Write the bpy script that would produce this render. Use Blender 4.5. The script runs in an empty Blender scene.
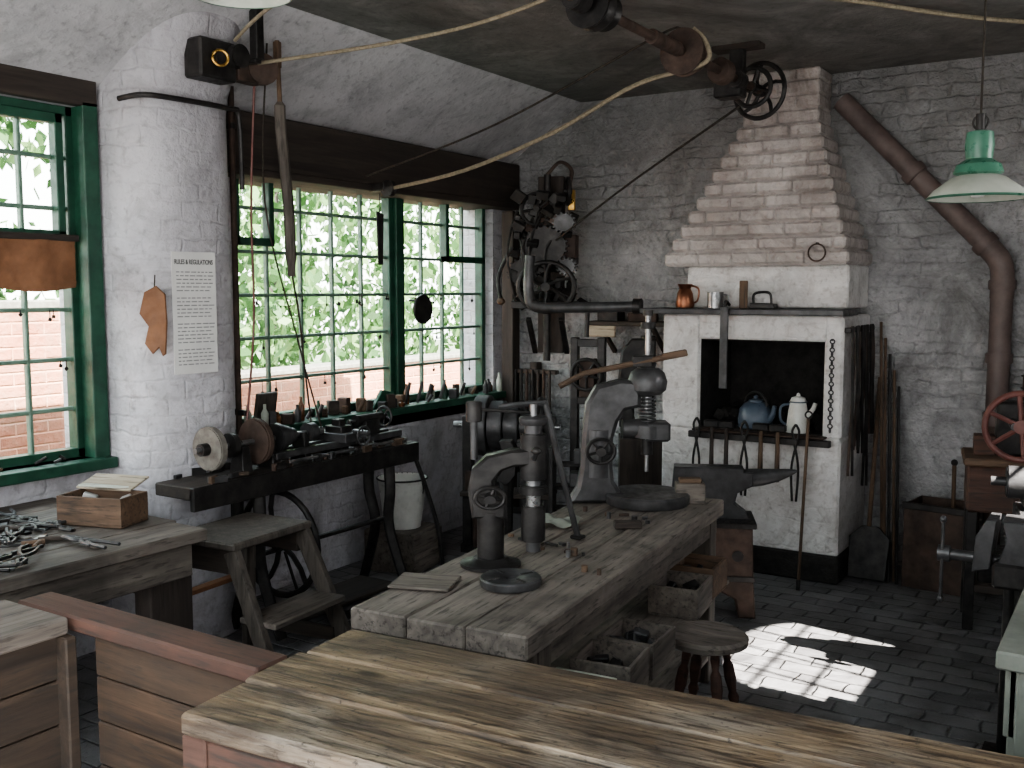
import bpy,bmesh,math,random
from mathutils import Vector,Matrix,Euler
R=random.Random(7)
V=Vector
try:bpy.context.scene.view_settings.look='AgX - Medium High Contrast'
except Exception:pass
# ---------------------------------------------------------------- materials
def newmat(name):
    m=bpy.data.materials.new(name);m.use_nodes=True
    nt=m.node_tree;return m,nt,nt.nodes['Principled BSDF']
def nd(nt,t,**k):
    n=nt.nodes.new(t)
    for a,b in k.items():setattr(n,a,b)
    return n
def ramp(nt,fac,stops):
    r=nd(nt,'ShaderNodeValToRGB');e=r.color_ramp.elements
    while len(e)<len(stops):e.new(.5)
    for el,(p,c) in zip(e,stops):el.position=p;el.color=(c[0],c[1],c[2],1) if not isinstance(c,(int,float)) else (c,c,c,1)
    nt.links.new(fac,r.inputs['Fac']);return r.outputs['Color']
def mixc(nt,a,b,fac,mode='MIX'):
    m=nd(nt,'ShaderNodeMix',data_type='RGBA',blend_type=mode)
    L=nt.links.new
    for i,v in ((0,fac),(6,a),(7,b)):
        if isinstance(v,(int,float)):m.inputs[i].default_value=v
        elif isinstance(v,tuple):m.inputs[i].default_value=(*v,1)
        else:L(v,m.inputs[i])
    return m.outputs[2]
def mth(nt,op,*a):
    m=nd(nt,'ShaderNodeMath',operation=op)
    for i,v in enumerate(a):
        if isinstance(v,(int,float)):m.inputs[i].default_value=v
        else:nt.links.new(v,m.inputs[i])
    return m.outputs[0]
def noise(nt,vec,scale,detail=5,dist=0,rough=.6):
    n=nd(nt,'ShaderNodeTexNoise');n.inputs['Scale'].default_value=scale;n.inputs['Detail'].default_value=detail
    n.inputs['Distortion'].default_value=dist;n.inputs['Roughness'].default_value=rough
    nt.links.new(vec,n.inputs['Vector']);return n.outputs['Fac']
def objco(nt,st=(1,1,1)):
    tc=nd(nt,'ShaderNodeTexCoord');mp=nd(nt,'ShaderNodeMapping');mp.inputs['Scale'].default_value=st
    nt.links.new(tc.outputs['Object'],mp.inputs['Vector']);return mp.outputs['Vector']
def bumpn(nt,bs,h,strength,dist=.01):
    b=nd(nt,'ShaderNodeBump');b.inputs['Strength'].default_value=strength;b.inputs['Distance'].default_value=dist
    nt.links.new(h,b.inputs['Height']);nt.links.new(b.outputs['Normal'],bs.inputs['Normal'])
def mk(name,c1,c2,sc=8,st=(1,1,1),rough=.7,metal=0,bump=.3,pos=(.35,.65),dist=0,bd=.004):
    m,nt,bs=newmat(name);v=objco(nt,st)
    f=noise(nt,v,sc,6,dist);nt.links.new(ramp(nt,f,[(pos[0],c1),(pos[1],c2)]),bs.inputs['Base Color'])
    f2=noise(nt,objco(nt),sc*3,4)
    nt.links.new(ramp(nt,f2,[(.3,max(0,rough-.15)),(.7,min(1,rough+.12))]),bs.inputs['Roughness'])
    bs.inputs['Metallic'].default_value=metal
    bumpn(nt,bs,f2,bump,bd);return m
def wood(name,c1,c2,axis=0,rough=.75,sc=22,dirt=(.028,.023,.019),damt=.65):
    m,nt,bs=newmat(name);st=[1,1,1];st[axis]=.06;v=objco(nt,tuple(st))
    g=noise(nt,v,sc,7,.6);col=ramp(nt,g,[(.3,c1),(.7,c2)])
    big=noise(nt,objco(nt),3.2,5,.5);k=ramp(nt,big,[(.42,0.0),(.70,damt)])
    col=mixc(nt,col,dirt,k)
    st[axis]=.12;fine=noise(nt,objco(nt,tuple(st)),70,4)
    col=mixc(nt,col,dirt,ramp(nt,fine,[(.54,0.0),(.66,.7)]))
    nt.links.new(col,bs.inputs['Base Color']);bs.inputs['Roughness'].default_value=rough
    bumpn(nt,bs,mth(nt,'ADD',g,fine),.5,.004);return m
def oldcounter(name):
    m,nt,bs=newmat(name);v=objco(nt,(.07,1,1))
    g=noise(nt,v,26,8,1.0);col=ramp(nt,g,[(.30,(.05,.033,.02)),(.46,(.17,.115,.07)),(.7,(.38,.285,.185))])
    w=noise(nt,objco(nt,(.3,1,1)),4,7,1.4)
    col=mixc(nt,col,(.05,.036,.027),ramp(nt,w,[(.43,0.0),(.60,.85)]))
    col=mixc(nt,col,(.30,.255,.205),ramp(nt,noise(nt,objco(nt),2.6,6,.8),[(.47,0.0),(.72,.8)]))
    vo=nd(nt,'ShaderNodeTexVoronoi');vo.inputs['Scale'].default_value=4.2
    nt.links.new(objco(nt,(.55,1.2,1)),vo.inputs['Vector'])
    col=mixc(nt,col,(.02,.012,.008),ramp(nt,vo.outputs['Distance'],[(.045,.95),(.12,0.0)]))
    n3=noise(nt,objco(nt,(.12,1,1)),75,4);col=mixc(nt,col,(.03,.021,.015),ramp(nt,n3,[(.54,0.0),(.64,.85)]))
    n4=noise(nt,objco(nt),60,3);col=mixc(nt,col,(.025,.016,.012),ramp(nt,n4,[(.60,0.0),(.70,.8)]))
    nt.links.new(col,bs.inputs['Base Color'])
    nt.links.new(ramp(nt,w,[(.3,.42),(.7,.7)]),bs.inputs['Roughness'])
    bumpn(nt,bs,mth(nt,'ADD',g,n3),.9,.007);return m
def wallmat(name,ca,cb,soot,bw=.235,rh=.085,bumps=.7,sootpos=(.5,.8),brick=True,mort=(.7,.7,.7),zgrime=None,ms=.012,bf=.4,wob=(.05,.035),mb=.6,lump=0,bd=.02,lsc=8):
    m,nt,bs=newmat(name);tc=nd(nt,'ShaderNodeTexCoord');sp=nd(nt,'ShaderNodeSeparateXYZ')
    L=nt.links.new;O=tc.outputs['Object'];L(O,sp.inputs[0])
    n1=noise(nt,O,2.3,7,.8);n2=noise(nt,O,26,6,.3)
    col=ramp(nt,n1,[(.3,ca),(.65,cb)])
    col=mixc(nt,col,soot,ramp(nt,noise(nt,O,1.3,10,1.5,.74),[(sootpos[0],0.0),(sootpos[1],.9)]))
    col=mixc(nt,col,soot,ramp(nt,noise(nt,O,5.5,8,.6,.7),[(.52,0.0),(.74,.55)]))
    col=mixc(nt,col,soot,ramp(nt,n2,[(.54,0.0),(.78,.7)]))
    h=n2
    if lump:
        h=mth(nt,'MULTIPLY_ADD',noise(nt,O,lsc,5,.6),lump,h)
    if brick:
        u=mth(nt,'ADD',sp.outputs[0],sp.outputs[1]);u=mth(nt,'MULTIPLY_ADD',noise(nt,O,4,2),wob[0]*4,u)
        w=mth(nt,'MULTIPLY_ADD',noise(nt,O,5,2),wob[1]*4,sp.outputs[2])
        c_=nd(nt,'ShaderNodeCombineXYZ');L(u,c_.inputs[0]);L(w,c_.inputs[1])
        b=nd(nt,'ShaderNodeTexBrick');L(c_.outputs[0],b.inputs['Vector'])
        b.inputs['Scale'].default_value=1;b.inputs['Brick Width'].default_value=bw;b.inputs['Row Height'].default_value=rh
        b.inputs['Mortar Size'].default_value=ms;b.inputs['Mortar Smooth'].default_value=1
        b.inputs['Color1'].default_value=(1,1,1,1);b.inputs['Color2'].default_value=(.8,.8,.8,1);b.inputs['Mortar'].default_value=(*mort,1)
        patch=ramp(nt,noise(nt,O,1.9,5,.7),[(.38,.1),(.6,1.0)])
        col=mixc(nt,col,b.outputs['Color'],mth(nt,'MULTIPLY',patch,bf),'MULTIPLY')
        h=mth(nt,'SUBTRACT',h,mth(nt,'MULTIPLY',mth(nt,'MULTIPLY',b.outputs['Fac'],mb),patch))
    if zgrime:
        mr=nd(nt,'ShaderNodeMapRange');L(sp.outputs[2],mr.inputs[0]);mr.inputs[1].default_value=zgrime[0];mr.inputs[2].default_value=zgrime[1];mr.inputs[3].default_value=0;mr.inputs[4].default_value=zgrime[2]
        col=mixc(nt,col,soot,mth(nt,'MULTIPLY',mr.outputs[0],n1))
    L(col,bs.inputs['Base Color']);bs.inputs['Roughness'].default_value=.8
    bumpn(nt,bs,h,bumps,bd);return m
M={}
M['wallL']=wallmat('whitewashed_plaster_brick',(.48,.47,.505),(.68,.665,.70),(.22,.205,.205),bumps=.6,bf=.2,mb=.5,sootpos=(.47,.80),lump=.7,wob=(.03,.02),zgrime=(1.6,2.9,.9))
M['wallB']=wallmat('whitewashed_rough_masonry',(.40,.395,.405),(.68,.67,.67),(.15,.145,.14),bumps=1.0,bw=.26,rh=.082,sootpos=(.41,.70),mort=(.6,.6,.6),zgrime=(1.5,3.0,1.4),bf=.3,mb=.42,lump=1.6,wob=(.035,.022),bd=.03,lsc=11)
M['plaster']=wallmat('sooty_plaster',(.40,.39,.40),(.53,.52,.53),(.17,.16,.16),brick=False,bumps=.35,lump=1)
M['ceil']=wallmat('sooty_ceiling',(.15,.145,.135),(.26,.25,.235),(.065,.06,.055),brick=False,bumps=.3,sootpos=(.38,.7))
M['hearth']=wallmat('whitewashed_hearth',(.62,.60,.59),(.77,.755,.74),(.25,.21,.19),bumps=.6,sootpos=(.47,.82),mort=(.85,.85,.85),bf=.2,mb=.4,lump=.7)
M['hood']=wallmat('hood_brick',(.40,.355,.34),(.60,.555,.53),(.19,.155,.135),bumps=.9,sootpos=(.43,.74),brick=False,lump=.8)
M['soot']=mk('soot_black',(.012,.011,.01),(.03,.027,.025),10,rough=.95,bump=.8,bd=.02)
M['redbrick']=wallmat('red_brick',(.36,.13,.08),(.5,.22,.14),(.3,.2,.15),bumps=.8,mort=(1.6,1.9,2.0),bf=.9,wob=(.0,.0))
def floormat():
    m,nt,bs=newmat('brick_paver_floor');L=nt.links.new
    v=objco(nt);b=nd(nt,'ShaderNodeTexBrick')
    vm=nd(nt,'ShaderNodeVectorMath',operation='MULTIPLY_ADD');nc=nd(nt,'ShaderNodeTexNoise');nc.inputs['Scale'].default_value=4;nc.inputs['Detail'].default_value=4;L(v,nc.inputs['Vector']);L(nc.outputs['Color'],vm.inputs[0]);vm.inputs[1].default_value=(.07,.05,0);L(v,vm.inputs[2]);L(vm.outputs[0],b.inputs['Vector'])
    b.inputs['Scale'].default_value=1;b.inputs['Brick Width'].default_value=.225;b.inputs['Row Height'].default_value=.115
    b.inputs['Mortar Size'].default_value=.009;b.inputs['Mortar Smooth'].default_value=.9
    b.inputs['Color1'].default_value=(.19,.184,.186,1);b.inputs['Color2'].default_value=(.10,.097,.10,1);b.inputs['Mortar'].default_value=(.045,.043,.042,1)
    n=noise(nt,v,7,8,.6);col=mixc(nt,b.outputs['Color'],(.29,.285,.29),ramp(nt,n,[(.42,0.0),(.72,.7)]))
    col=mixc(nt,col,(.04,.038,.037),ramp(nt,noise(nt,v,2.2,6,.6),[(.48,0.0),(.72,.6)]))
    L(col,bs.inputs['Base Color']);L(ramp(nt,n,[(.3,.30),(.7,.55)]),bs.inputs['Roughness'])
    bumpn(nt,bs,mth(nt,'SUBTRACT',mth(nt,'MULTIPLY',n,1.5),b.outputs['Fac']),.75,.012);return m
M['floor']=floormat()
M['iron']=mk('dark_iron',(.014,.013,.013),(.045,.041,.039),14,rough=.5,metal=.4,bump=.3)
M['castiron']=mk('grey_cast_iron',(.04,.039,.04),(.095,.093,.095),10,rough=.45,metal=.4,bump=.3)
M['steel']=mk('worn_steel',(.17,.17,.175),(.36,.36,.36),12,rough=.38,metal=.8,bump=.15)
M['rust']=mk('rusty_iron',(.04,.027,.021),(.10,.066,.052),9,rough=.75,metal=.2,bump=.5)
M['pipe']=mk('brown_painted_pipe',(.085,.062,.057),(.155,.115,.103),6,rough=.6,bump=.3)
M['green']=mk('green_window_paint',(.009,.045,.027),(.022,.088,.052),9,rough=.5,bump=.2)
M['green_glare']=mk('glare_washed_muntin_green',(.09,.16,.12),(.18,.27,.21),9,rough=.5,bump=.2)  # muntin green paled in its colour to stand in for window glare
M['cab']=mk('grey_green_cabinet_paint',(.2,.215,.185),(.33,.345,.30),5,rough=.6,bump=.3)
M['enamel']=mk('green_enamel',(.05,.15,.10),(.085,.22,.15),9,rough=.35,bump=.05)
M['white']=mk('white_enamel',(.58,.58,.54),(.72,.72,.68),9,rough=.35,bump=.05)
M['cream']=mk('grimy_white_shade',(.40,.43,.37),(.54,.56,.5),7,rough=.5,bump=.05)
M['brass']=mk('brass',(.35,.2,.06),(.6,.38,.12),9,rough=.35,metal=.9,bump=.1)
M['copper']=mk('copper',(.18,.075,.048),(.30,.135,.078),9,rough=.4,metal=.9,bump=.1)
M['blue']=mk('blue_enamel',(.06,.08,.11),(.10,.13,.17),9,rough=.4,bump=.1)
M['red']=mk('red_paint',(.10,.035,.03),(.17,.065,.052),9,rough=.55,bump=.2)
M['leather']=mk('tan_leather',(.17,.078,.038),(.27,.13,.067),9,rough=.7,bump=.4)
M['rope']=mk('rope',(.18,.15,.10),(.31,.26,.19),60,rough=.9,bump=.6)
M['dcord']=mk('dark_cord',(.02,.015,.012),(.05,.04,.03),30,rough=.9)
M['paper']=mk('yellowed_paper',(.60,.59,.58),(.70,.69,.67),5,rough=.9,bump=.1)
M['ink']=mk('faded_ink',(.06,.06,.06),(.11,.11,.11),20,rough=.9,bump=0)
M['ink2']=mk('small_print_ink',(.22,.22,.22),(.3,.3,.3),20,rough=.9,bump=0)
M['stone']=mk('grindstone',(.13,.115,.10),(.21,.195,.17),25,rough=.9,bump=.5)
M['amber']=mk('bottle_brown',(.10,.04,.02),(.2,.09,.04),9,rough=.2,bump=0)
M['bench0']=wood('bench_wood_x',(.10,.083,.07),(.25,.215,.185),0)
M['bench1']=wood('bench_wood_y',(.11,.093,.08),(.29,.25,.215),1)
M['dark0']=wood('dark_wood_x',(.026,.019,.016),(.08,.06,.047),0)
M['dark1']=wood('dark_wood_y',(.018,.013,.011),(.06,.045,.036),1)
M['dark2']=wood('dark_wood_z',(.024,.018,.015),(.08,.06,.05),2)
M['grey1']=wood('weathered_wood_y',(.08,.067,.057),(.22,.187,.16),1)
M['grey2']=wood('weathered_wood_z',(.055,.045,.038),(.14,.118,.10),2)
M['brown0']=wood('brown_wood_x',(.09,.055,.034),(.19,.12,.078),0)
M['brown1']=wood('brown_wood_y',(.09,.055,.034),(.19,.12,.078),1)
M['brown2']=wood('brown_wood_z',(.085,.05,.031),(.17,.108,.068),2)
M['redw0']=wood('reddish_wood_x',(.05,.024,.017),(.12,.06,.043),0)
M['plank0']=wood('partition_board_x',(.028,.018,.012),(.115,.07,.043),0)
M['plank1']=wood('partition_board_y',(.02,.014,.010),(.075,.05,.034),1)
M['pale0']=wood('pale_wood',(.32,.27,.20),(.48,.42,.33),0,damt=.2)
M['counter']=oldcounter('worn_counter_wood')
def glassm():
    m,nt,bs=newmat('window_glass');nt.nodes.remove(bs);out=[n for n in nt.nodes if n.type=='OUTPUT_MATERIAL'][0]
    t=nd(nt,'ShaderNodeBsdfTransparent');t.inputs[0].default_value=(.93,.96,.94,1);g=nd(nt,'ShaderNodeBsdfGlossy');g.inputs['Roughness'].default_value=.05
    x=nd(nt,'ShaderNodeMixShader');x.inputs[0].default_value=.05;nt.links.new(t.outputs[0],x.inputs[1]);nt.links.new(g.outputs[0],x.inputs[2]);nt.links.new(x.outputs[0],out.inputs[0]);return m
M['glass']=glassm()
def leafm():
    m,nt,bs=newmat('foliage');oi=nd(nt,'ShaderNodeNewGeometry')
    c=ramp(nt,oi.outputs['Random Per Island'],[(0,(.03,.07,.018)),(.5,(.07,.15,.045)),(1,(.22,.33,.13))])
    nt.links.new(c,bs.inputs['Base Color']);bs.inputs['Roughness'].default_value=.6
    t=nd(nt,'ShaderNodeBsdfTranslucent');nt.links.new(c,t.inputs[0]);x=nd(nt,'ShaderNodeMixShader');x.inputs[0].default_value=.4
    out=[n for n in nt.nodes if n.type=='OUTPUT_MATERIAL'][0]
    nt.links.new(bs.outputs[0],x.inputs[1]);nt.links.new(t.outputs[0],x.inputs[2]);nt.links.new(x.outputs[0],out.inputs[0]);return m
M['leaf']=leafm()
M['grass']=mk('ground_grass',(.08,.12,.05),(.2,.2,.16),3,rough=.95)
# ---------------------------------------------------------------- geometry kit
def cr(pts,n=6):
    P=[V(p) for p in pts];out=[]
    for i in range(len(P)-1):
        a=P[max(i-1,0)];b=P[i];c=P[i+1];d=P[min(i+2,len(P)-1)]
        for k in range(n):
            t=k/n;out.append(.5*((2*b)+(c-a)*t+(2*a-5*b+4*c-d)*t*t+(3*b-a-3*c+d)*t**3))
    out.append(P[-1]);return out
class G:
    def __init__(s,name,loc=(0,0,0),rz=0,rot=None,sc=(1,1,1)):
        s.n=name;s.bm=bmesh.new();s.m=[];s.loc=loc;s.sc=sc;s.rot=tuple(math.radians(a) for a in (rot or (0,0,rz)))
    def put(s,tb,mat,Mx=None):
        mat=M[mat]
        if mat not in s.m:s.m.append(mat)
        i=s.m.index(mat)
        for f in tb.faces:f.material_index=i
        if Mx is not None:tb.transform(Mx)
        me=bpy.data.meshes.new('t');tb.to_mesh(me);tb.free();s.bm.from_mesh(me);bpy.data.meshes.remove(me)
    def box(s,c,sz,mat,rot=(0,0,0),bev=.004,taper=1,tx=None):
        tb=bmesh.new();bmesh.ops.create_cube(tb,size=1)
        for v in tb.verts:
            k=taper if v.co.z>0 else 1
            k2=(tx if tx is not None else taper) if v.co.z>0 else 1
            v.co=V((v.co.x*sz[0]*k2,v.co.y*sz[1]*k,v.co.z*sz[2]))
        b=min(bev,min(sz)*.3)
        if b>0:bmesh.ops.bevel(tb,geom=tb.edges[:],offset=b,segments=1,affect='EDGES',profile=.5)
        s.put(tb,mat,Matrix.Translation(c)@Euler([math.radians(a) for a in rot]).to_matrix().to_4x4());return s
    def bx(s,x0,x1,y0,y1,z0,z1,mat,bev=.004):
        return s.box(((x0+x1)/2,(y0+y1)/2,(z0+z1)/2),(abs(x1-x0),abs(y1-y0),abs(z1-z0)),mat,bev=bev)
    def beam(s,a,b,w,h,mat,bev=.003):
        a=V(a);b=V(b);d=b-a;L=d.length;tb=bmesh.new();bmesh.ops.create_cube(tb,size=1)
        for v in tb.verts:v.co=V((v.co.x*w,v.co.y*h,v.co.z*L))
        bmesh.ops.bevel(tb,geom=tb.edges[:],offset=min(bev,w*.3,h*.3),segments=1,affect='EDGES')
        s.put(tb,mat,Matrix.Translation((a+b)/2)@d.to_track_quat('Z','Y').to_matrix().to_4x4());return s
    def cyl(s,a,b,r,mat,r2=None,seg=20,bev=0):
        a=V(a);b=V(b);d=b-a;tb=bmesh.new()
        bmesh.ops.create_cone(tb,cap_ends=True,segments=seg,radius1=r,radius2=r if r2 is None else r2,depth=d.length)
        if bev:bmesh.ops.bevel(tb,geom=[e for e in tb.edges if abs(e.verts[0].co.z-e.verts[1].co.z)<1e-5],offset=bev,segments=2,affect='EDGES')
        s.put(tb,mat,Matrix.Translation((a+b)/2)@V((0,0,1)).rotation_difference(d.normalized()).to_matrix().to_4x4());return s
    def rev(s,prof,c,mat,ax=(0,0,1),seg=28):
        tb=bmesh.new();rings=[]
        for r,z in prof:rings.append([tb.verts.new((max(r,.0004)*math.cos(2*math.pi*k/seg),max(r,.0004)*math.sin(2*math.pi*k/seg),z)) for k in range(seg)])
        for A,B in zip(rings,rings[1:]):
            for k in range(seg):tb.faces.new((A[k],A[(k+1)%seg],B[(k+1)%seg],B[k]))
        s.put(tb,mat,Matrix.Translation(c)@V((0,0,1)).rotation_difference(V(ax).normalized()).to_matrix().to_4x4());return s
    def sw(s,pts,r,mat,seg=8,closed=False,flat=1):
        P=[V(p) for p in pts];n=len(P);tb=bmesh.new();rings=[];up=None
        for i,p in enumerate(P):
            if closed:t=(P[(i+1)%n]-P[i-1]).normalized()
            else:t=(P[min(i+1,n-1)]-P[max(i-1,0)]).normalized()
            if up is None:up=t.orthogonal().normalized() if abs(t.z)>.95 else V((0,0,1)).cross(t).normalized()
            up=(up-t*up.dot(t)).normalized();w=t.cross(up)
            if isinstance(r,(list,tuple)):
                q=i/(n-1)*(len(r)-1);j=min(int(q),len(r)-2);rr=r[j]+(r[j+1]-r[j])*(q-j)
            else:rr=r
            rings.append([tb.verts.new(p+up*rr*math.cos(2*math.pi*k/seg)+w*rr*flat*math.sin(2*math.pi*k/seg)) for k in range(seg)])
        m=n if closed else n-1
        for i in range(m):
            A=rings[i];B=rings[(i+1)%n]
            for k in range(seg):tb.faces.new((A[k],A[(k+1)%seg],B[(k+1)%seg],B[k]))
        if not closed:tb.faces.new(rings[0][::-1]);tb.faces.new(rings[-1])
        s.put(tb,mat);return s
    def tor(s,c,Rr,r,mat,ax=(0,0,1),n=32,seg=8,a0=0,a1=360):
        q=V((0,0,1)).rotation_difference(V(ax).normalized());full=(a1-a0)>=360;N=n if full else n+1
        pts=[V(c)+q@V((Rr*math.cos(math.radians(a0+(a1-a0)*k/n)),Rr*math.sin(math.radians(a0+(a1-a0)*k/n)),0)) for k in range(N)]
        return s.sw(pts,r,mat,seg,full)
    def wheel(s,c,ax,Rr,r,mat,ns=5,hub=.03,hw=.05,curl=0):
        s.tor(c,Rr,r,mat,ax);q=V((0,0,1)).rotation_difference(V(ax).normalized());c=V(c)
        s.cyl(c-q@V((0,0,hw/2)),c+q@V((0,0,hw/2)),hub,mat)
        for k in range(ns):
            a=2*math.pi*k/ns+.3
            pts=[c+q@V((rr*math.cos(a+curl*rr/Rr),rr*math.sin(a+curl*rr/Rr),0)) for rr in (hub*.8,Rr*.4,Rr*.7,Rr)]
            s.sw(pts,r*.8,mat,6)
        return s
    def prism(s,poly,th,mat,Mx=None,bev=.004,c=(0,0,0),rot=(0,0,0)):
        tb=bmesh.new();f=tb.faces.new([tb.verts.new((p[0],-th/2,p[1])) for p in poly])
        r=bmesh.ops.extrude_face_region(tb,geom=[f]);bmesh.ops.translate(tb,verts=[v for v in r['geom'] if isinstance(v,bmesh.types.BMVert)],vec=(0,th,0))
        if bev:bmesh.ops.bevel(tb,geom=[e for e in tb.edges if abs(e.verts[0].co.y-e.verts[1].co.y)<1e-6],offset=bev,segments=1,affect='EDGES')
        s.put(tb,mat,Mx if Mx is not None else Matrix.Translation(c)@Euler([math.radians(a) for a in rot]).to_matrix().to_4x4());return s
    def sph(s,c,r,mat,sc=(1,1,1)):
        tb=bmesh.new();bmesh.ops.create_uvsphere(tb,u_segments=16,v_segments=10,radius=r)
        s.put(tb,mat,Matrix.Translation(c)@Matrix.Diagonal((*sc,1)));return s
    def spring(s,a,b,Rr,r,mat,turns=8):
        a=V(a);b=V(b);q=V((0,0,1)).rotation_difference((b-a).normalized());L=(b-a).length;N=turns*12
        return s.sw([a+q@V((Rr*math.cos(2*math.pi*k/12),Rr*math.sin(2*math.pi*k/12),L*k/N)) for k in range(N+1)],r,mat,6)
    def done(s,parent=None):
        bm=s.bm;bmesh.ops.recalc_face_normals(bm,faces=bm.faces[:])
        for f in bm.faces:f.smooth=True
        for e in bm.edges:
            if len(e.link_faces)==2 and e.calc_face_angle(0)>.6:e.smooth=False
        me=bpy.data.meshes.new(s.n);bm.to_mesh(me);bm.free()
        for m in s.m:me.materials.append(m)
        o=bpy.data.objects.new(s.n,me);bpy.context.scene.collection.objects.link(o)
        o.location=s.loc;o.rotation_euler=s.rot;o.scale=s.sc
        if parent:o.parent=parent
        return o
# ---------------------------------------------------------------- camera
H=1.75
cam=bpy.data.cameras.new('camera');cam.lens=35.16;cam.sensor_width=36;cam.clip_start=.05
co=bpy.data.objects.new('camera',cam);co.location=(0,0,H);co.rotation_euler=(math.radians(90-5.37),0,math.radians(32.5))
bpy.context.scene.collection.objects.link(co);bpy.context.scene.camera=co
# ---------------------------------------------------------------- shell
X0,X1,Y0,Y1,ZC=-4.25,.75,-2.0,6.6,3.12
def wall(name,axis,p0,p1,a0,a1,z0,z1,holes,mat):
    g=G(name);A=sorted({a0,a1,*[h[0] for h in holes],*[h[1] for h in holes]});Z=sorted({z0,z1,*[h[2] for h in holes],*[h[3] for h in holes]})
    for i in range(len(A)-1):
        for j in range(len(Z)-1):
            am=(A[i]+A[i+1])/2;zm=(Z[j]+Z[j+1])/2
            if any(h[0]<am<h[1] and h[2]<zm<h[3] for h in holes):continue
            if axis=='x':g.bx(p0,p1,A[i],A[i+1],Z[j],Z[j+1],mat,0)
            elif axis=='y':g.bx(A[i],A[i+1],p0,p1,Z[j],Z[j+1],mat,0)
            else:g.bx(A[i],A[i+1],Z[j],Z[j+1],p0,p1,mat,0)
    return g.done()
W1=(1.45,2.98,.95,2.6);W2=(3.84,6.40,.98,2.5)
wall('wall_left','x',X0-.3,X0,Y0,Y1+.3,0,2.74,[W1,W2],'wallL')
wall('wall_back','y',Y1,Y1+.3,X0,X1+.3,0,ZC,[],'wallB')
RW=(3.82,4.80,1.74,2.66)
RD=(-1.7,.4,.05,2.5)  # unseen doorway opening, added to let in more light
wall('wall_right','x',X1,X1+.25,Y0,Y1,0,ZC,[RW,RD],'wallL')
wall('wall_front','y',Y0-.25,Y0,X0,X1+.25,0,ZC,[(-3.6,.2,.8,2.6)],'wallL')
G('floor').bx(X0-.3,X1+.25,Y0-.25,Y1+.3,-.1,0,'floor',0).done()
SK=(-2.7,-.3,-1.7,.3)  # roof opening behind the camera, added for fill light
wall('ceiling','z',ZC,ZC+.15,-3.62,X1+.25,Y0-.25,Y1+.3,[SK],'ceil')
g=G('ceiling_slope');g.prism([(-4.55,2.74),(-4.25,2.70),(-3.60,3.12),(-3.60,3.27),(-4.55,2.85)],Y1-Y0+.5,'plaster',c=(0,(Y0+Y1)/2,0),bev=0);g.done()
g=G('fill_skylight')  # bars and glass of the added, unseen skylight that gives fill
for k in range(6):
    x=SK[0]+(SK[1]-SK[0])*k/5;g.bx(x-.02,x+.02,SK[2],SK[3],ZC+.04,ZC+.1,'green')
g.bx(SK[0],SK[1],-.72,-.68,ZC+.05,ZC+.09,'green').bx(SK[0],SK[1],SK[2],SK[3],ZC+.1,ZC+.105,'glass',0).done()
g=G('window_3')
yc=(RW[0]+RW[1])/2;hw=(RW[1]-RW[0])/2
for sgn in (-1,1):
    pts=[(sgn*hw,.0)]
    for k in range(9):
        a=math.pi/2*k/8;pts.append((sgn*hw*math.cos(a),-.3+.3*math.sin(a)))
    if sgn<0:pts=pts[::-1]
    g.prism(pts,.2,'wallL',Mx=Matrix.Translation((X1+.14,yc,RW[3]))@Matrix.Rotation(math.pi/2,4,'Z'),bev=0)
for k in range(1,4):g.bx(X1+.05,X1+.07,RW[0]+k*(RW[1]-RW[0])/4-.009,RW[0]+k*(RW[1]-RW[0])/4+.009,RW[2],RW[3],'green')
for z in (2.0,2.24):g.bx(X1+.05,X1+.07,RW[0],RW[1],z-.008,z+.008,'green')
g.bx(X1+.03,X1+.1,RW[0],RW[1],RW[2],RW[2]+.02,'green');g.done()
g=G('fill_window')  # unseen front glazing, its wide opening put in for fill light
for k in range(9):
    x=-3.6+3.8*k/8;g.bx(x-.018,x+.018,Y0-.16,Y0-.1,.8,2.6,'green')
for k in range(4):
    z=.8+1.8*k/3;g.bx(-3.6,.2,Y0-.15,Y0-.11,z-.018,z+.018,'green')
g.done()
g=G('fill_doorway');g.bx(X1+.02,X1+.1,RD[0],RD[0]+.06,.05,2.5,'green').bx(X1+.02,X1+.1,RD[1]-.06,RD[1],.05,2.5,'green').bx(X1+.02,X1+.1,RD[0],RD[1],2.44,2.5,'green');g.done()  # frame of the open doorway added out of view for extra light
def win(name,y0,y1,z0,z1,cols,rows,x=X0-.09,fw=.045,transom=None,mt=.010):
    g=G(name);d=.035
    g.bx(x-d,x+d,y0,y0+fw,z0,z1,'green').bx(x-d,x+d,y1-fw,y1,z0,z1,'green').bx(x-d,x+d,y0,y1,z0,z0+fw,'green').bx(x-d,x+d,y0,y1,z1-fw,z1,'green')
    for k in range(1,cols):
        y=y0+fw/2+(y1-y0-fw)*k/cols;g.bx(x-.015,x+.015,y-mt,y+mt,z0,z1,'green_glare')
    for k in range(1,rows):
        z=z0+(z1-z0)*k/rows;g.bx(x-.014,x+.014,y0,y1,z-mt,z+mt,'green_glare')
    if transom:
        for (ya,yb,za,zb) in transom:
            for q in ((ya,yb,za,za+.045),(ya,yb,zb-.045,zb),(ya,ya+.04,za,zb),(yb-.04,yb,za,zb)):g.bx(x+.0,x+.055,*q,'green')
    g.bx(x-.003,x+.003,y0+.01,y1-.01,z0+.01,z1-.01,'glass',0)
    return g
g=win('window_1',W1[0],2.93,W1[2],W1[3],6,7,transom=[(2.0,2.86,1.98,2.56)])
g.bx(X0-.06,X0+.03,2.92,3.0,.93,2.62,'green').bx(X0-.3,X0+.09,W1[0]-.05,3.0,.90,.95,'green').bx(X0-.02,X0+.03,W1[0]-.05,3.0,2.60,2.735,'dark1').done()
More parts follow.
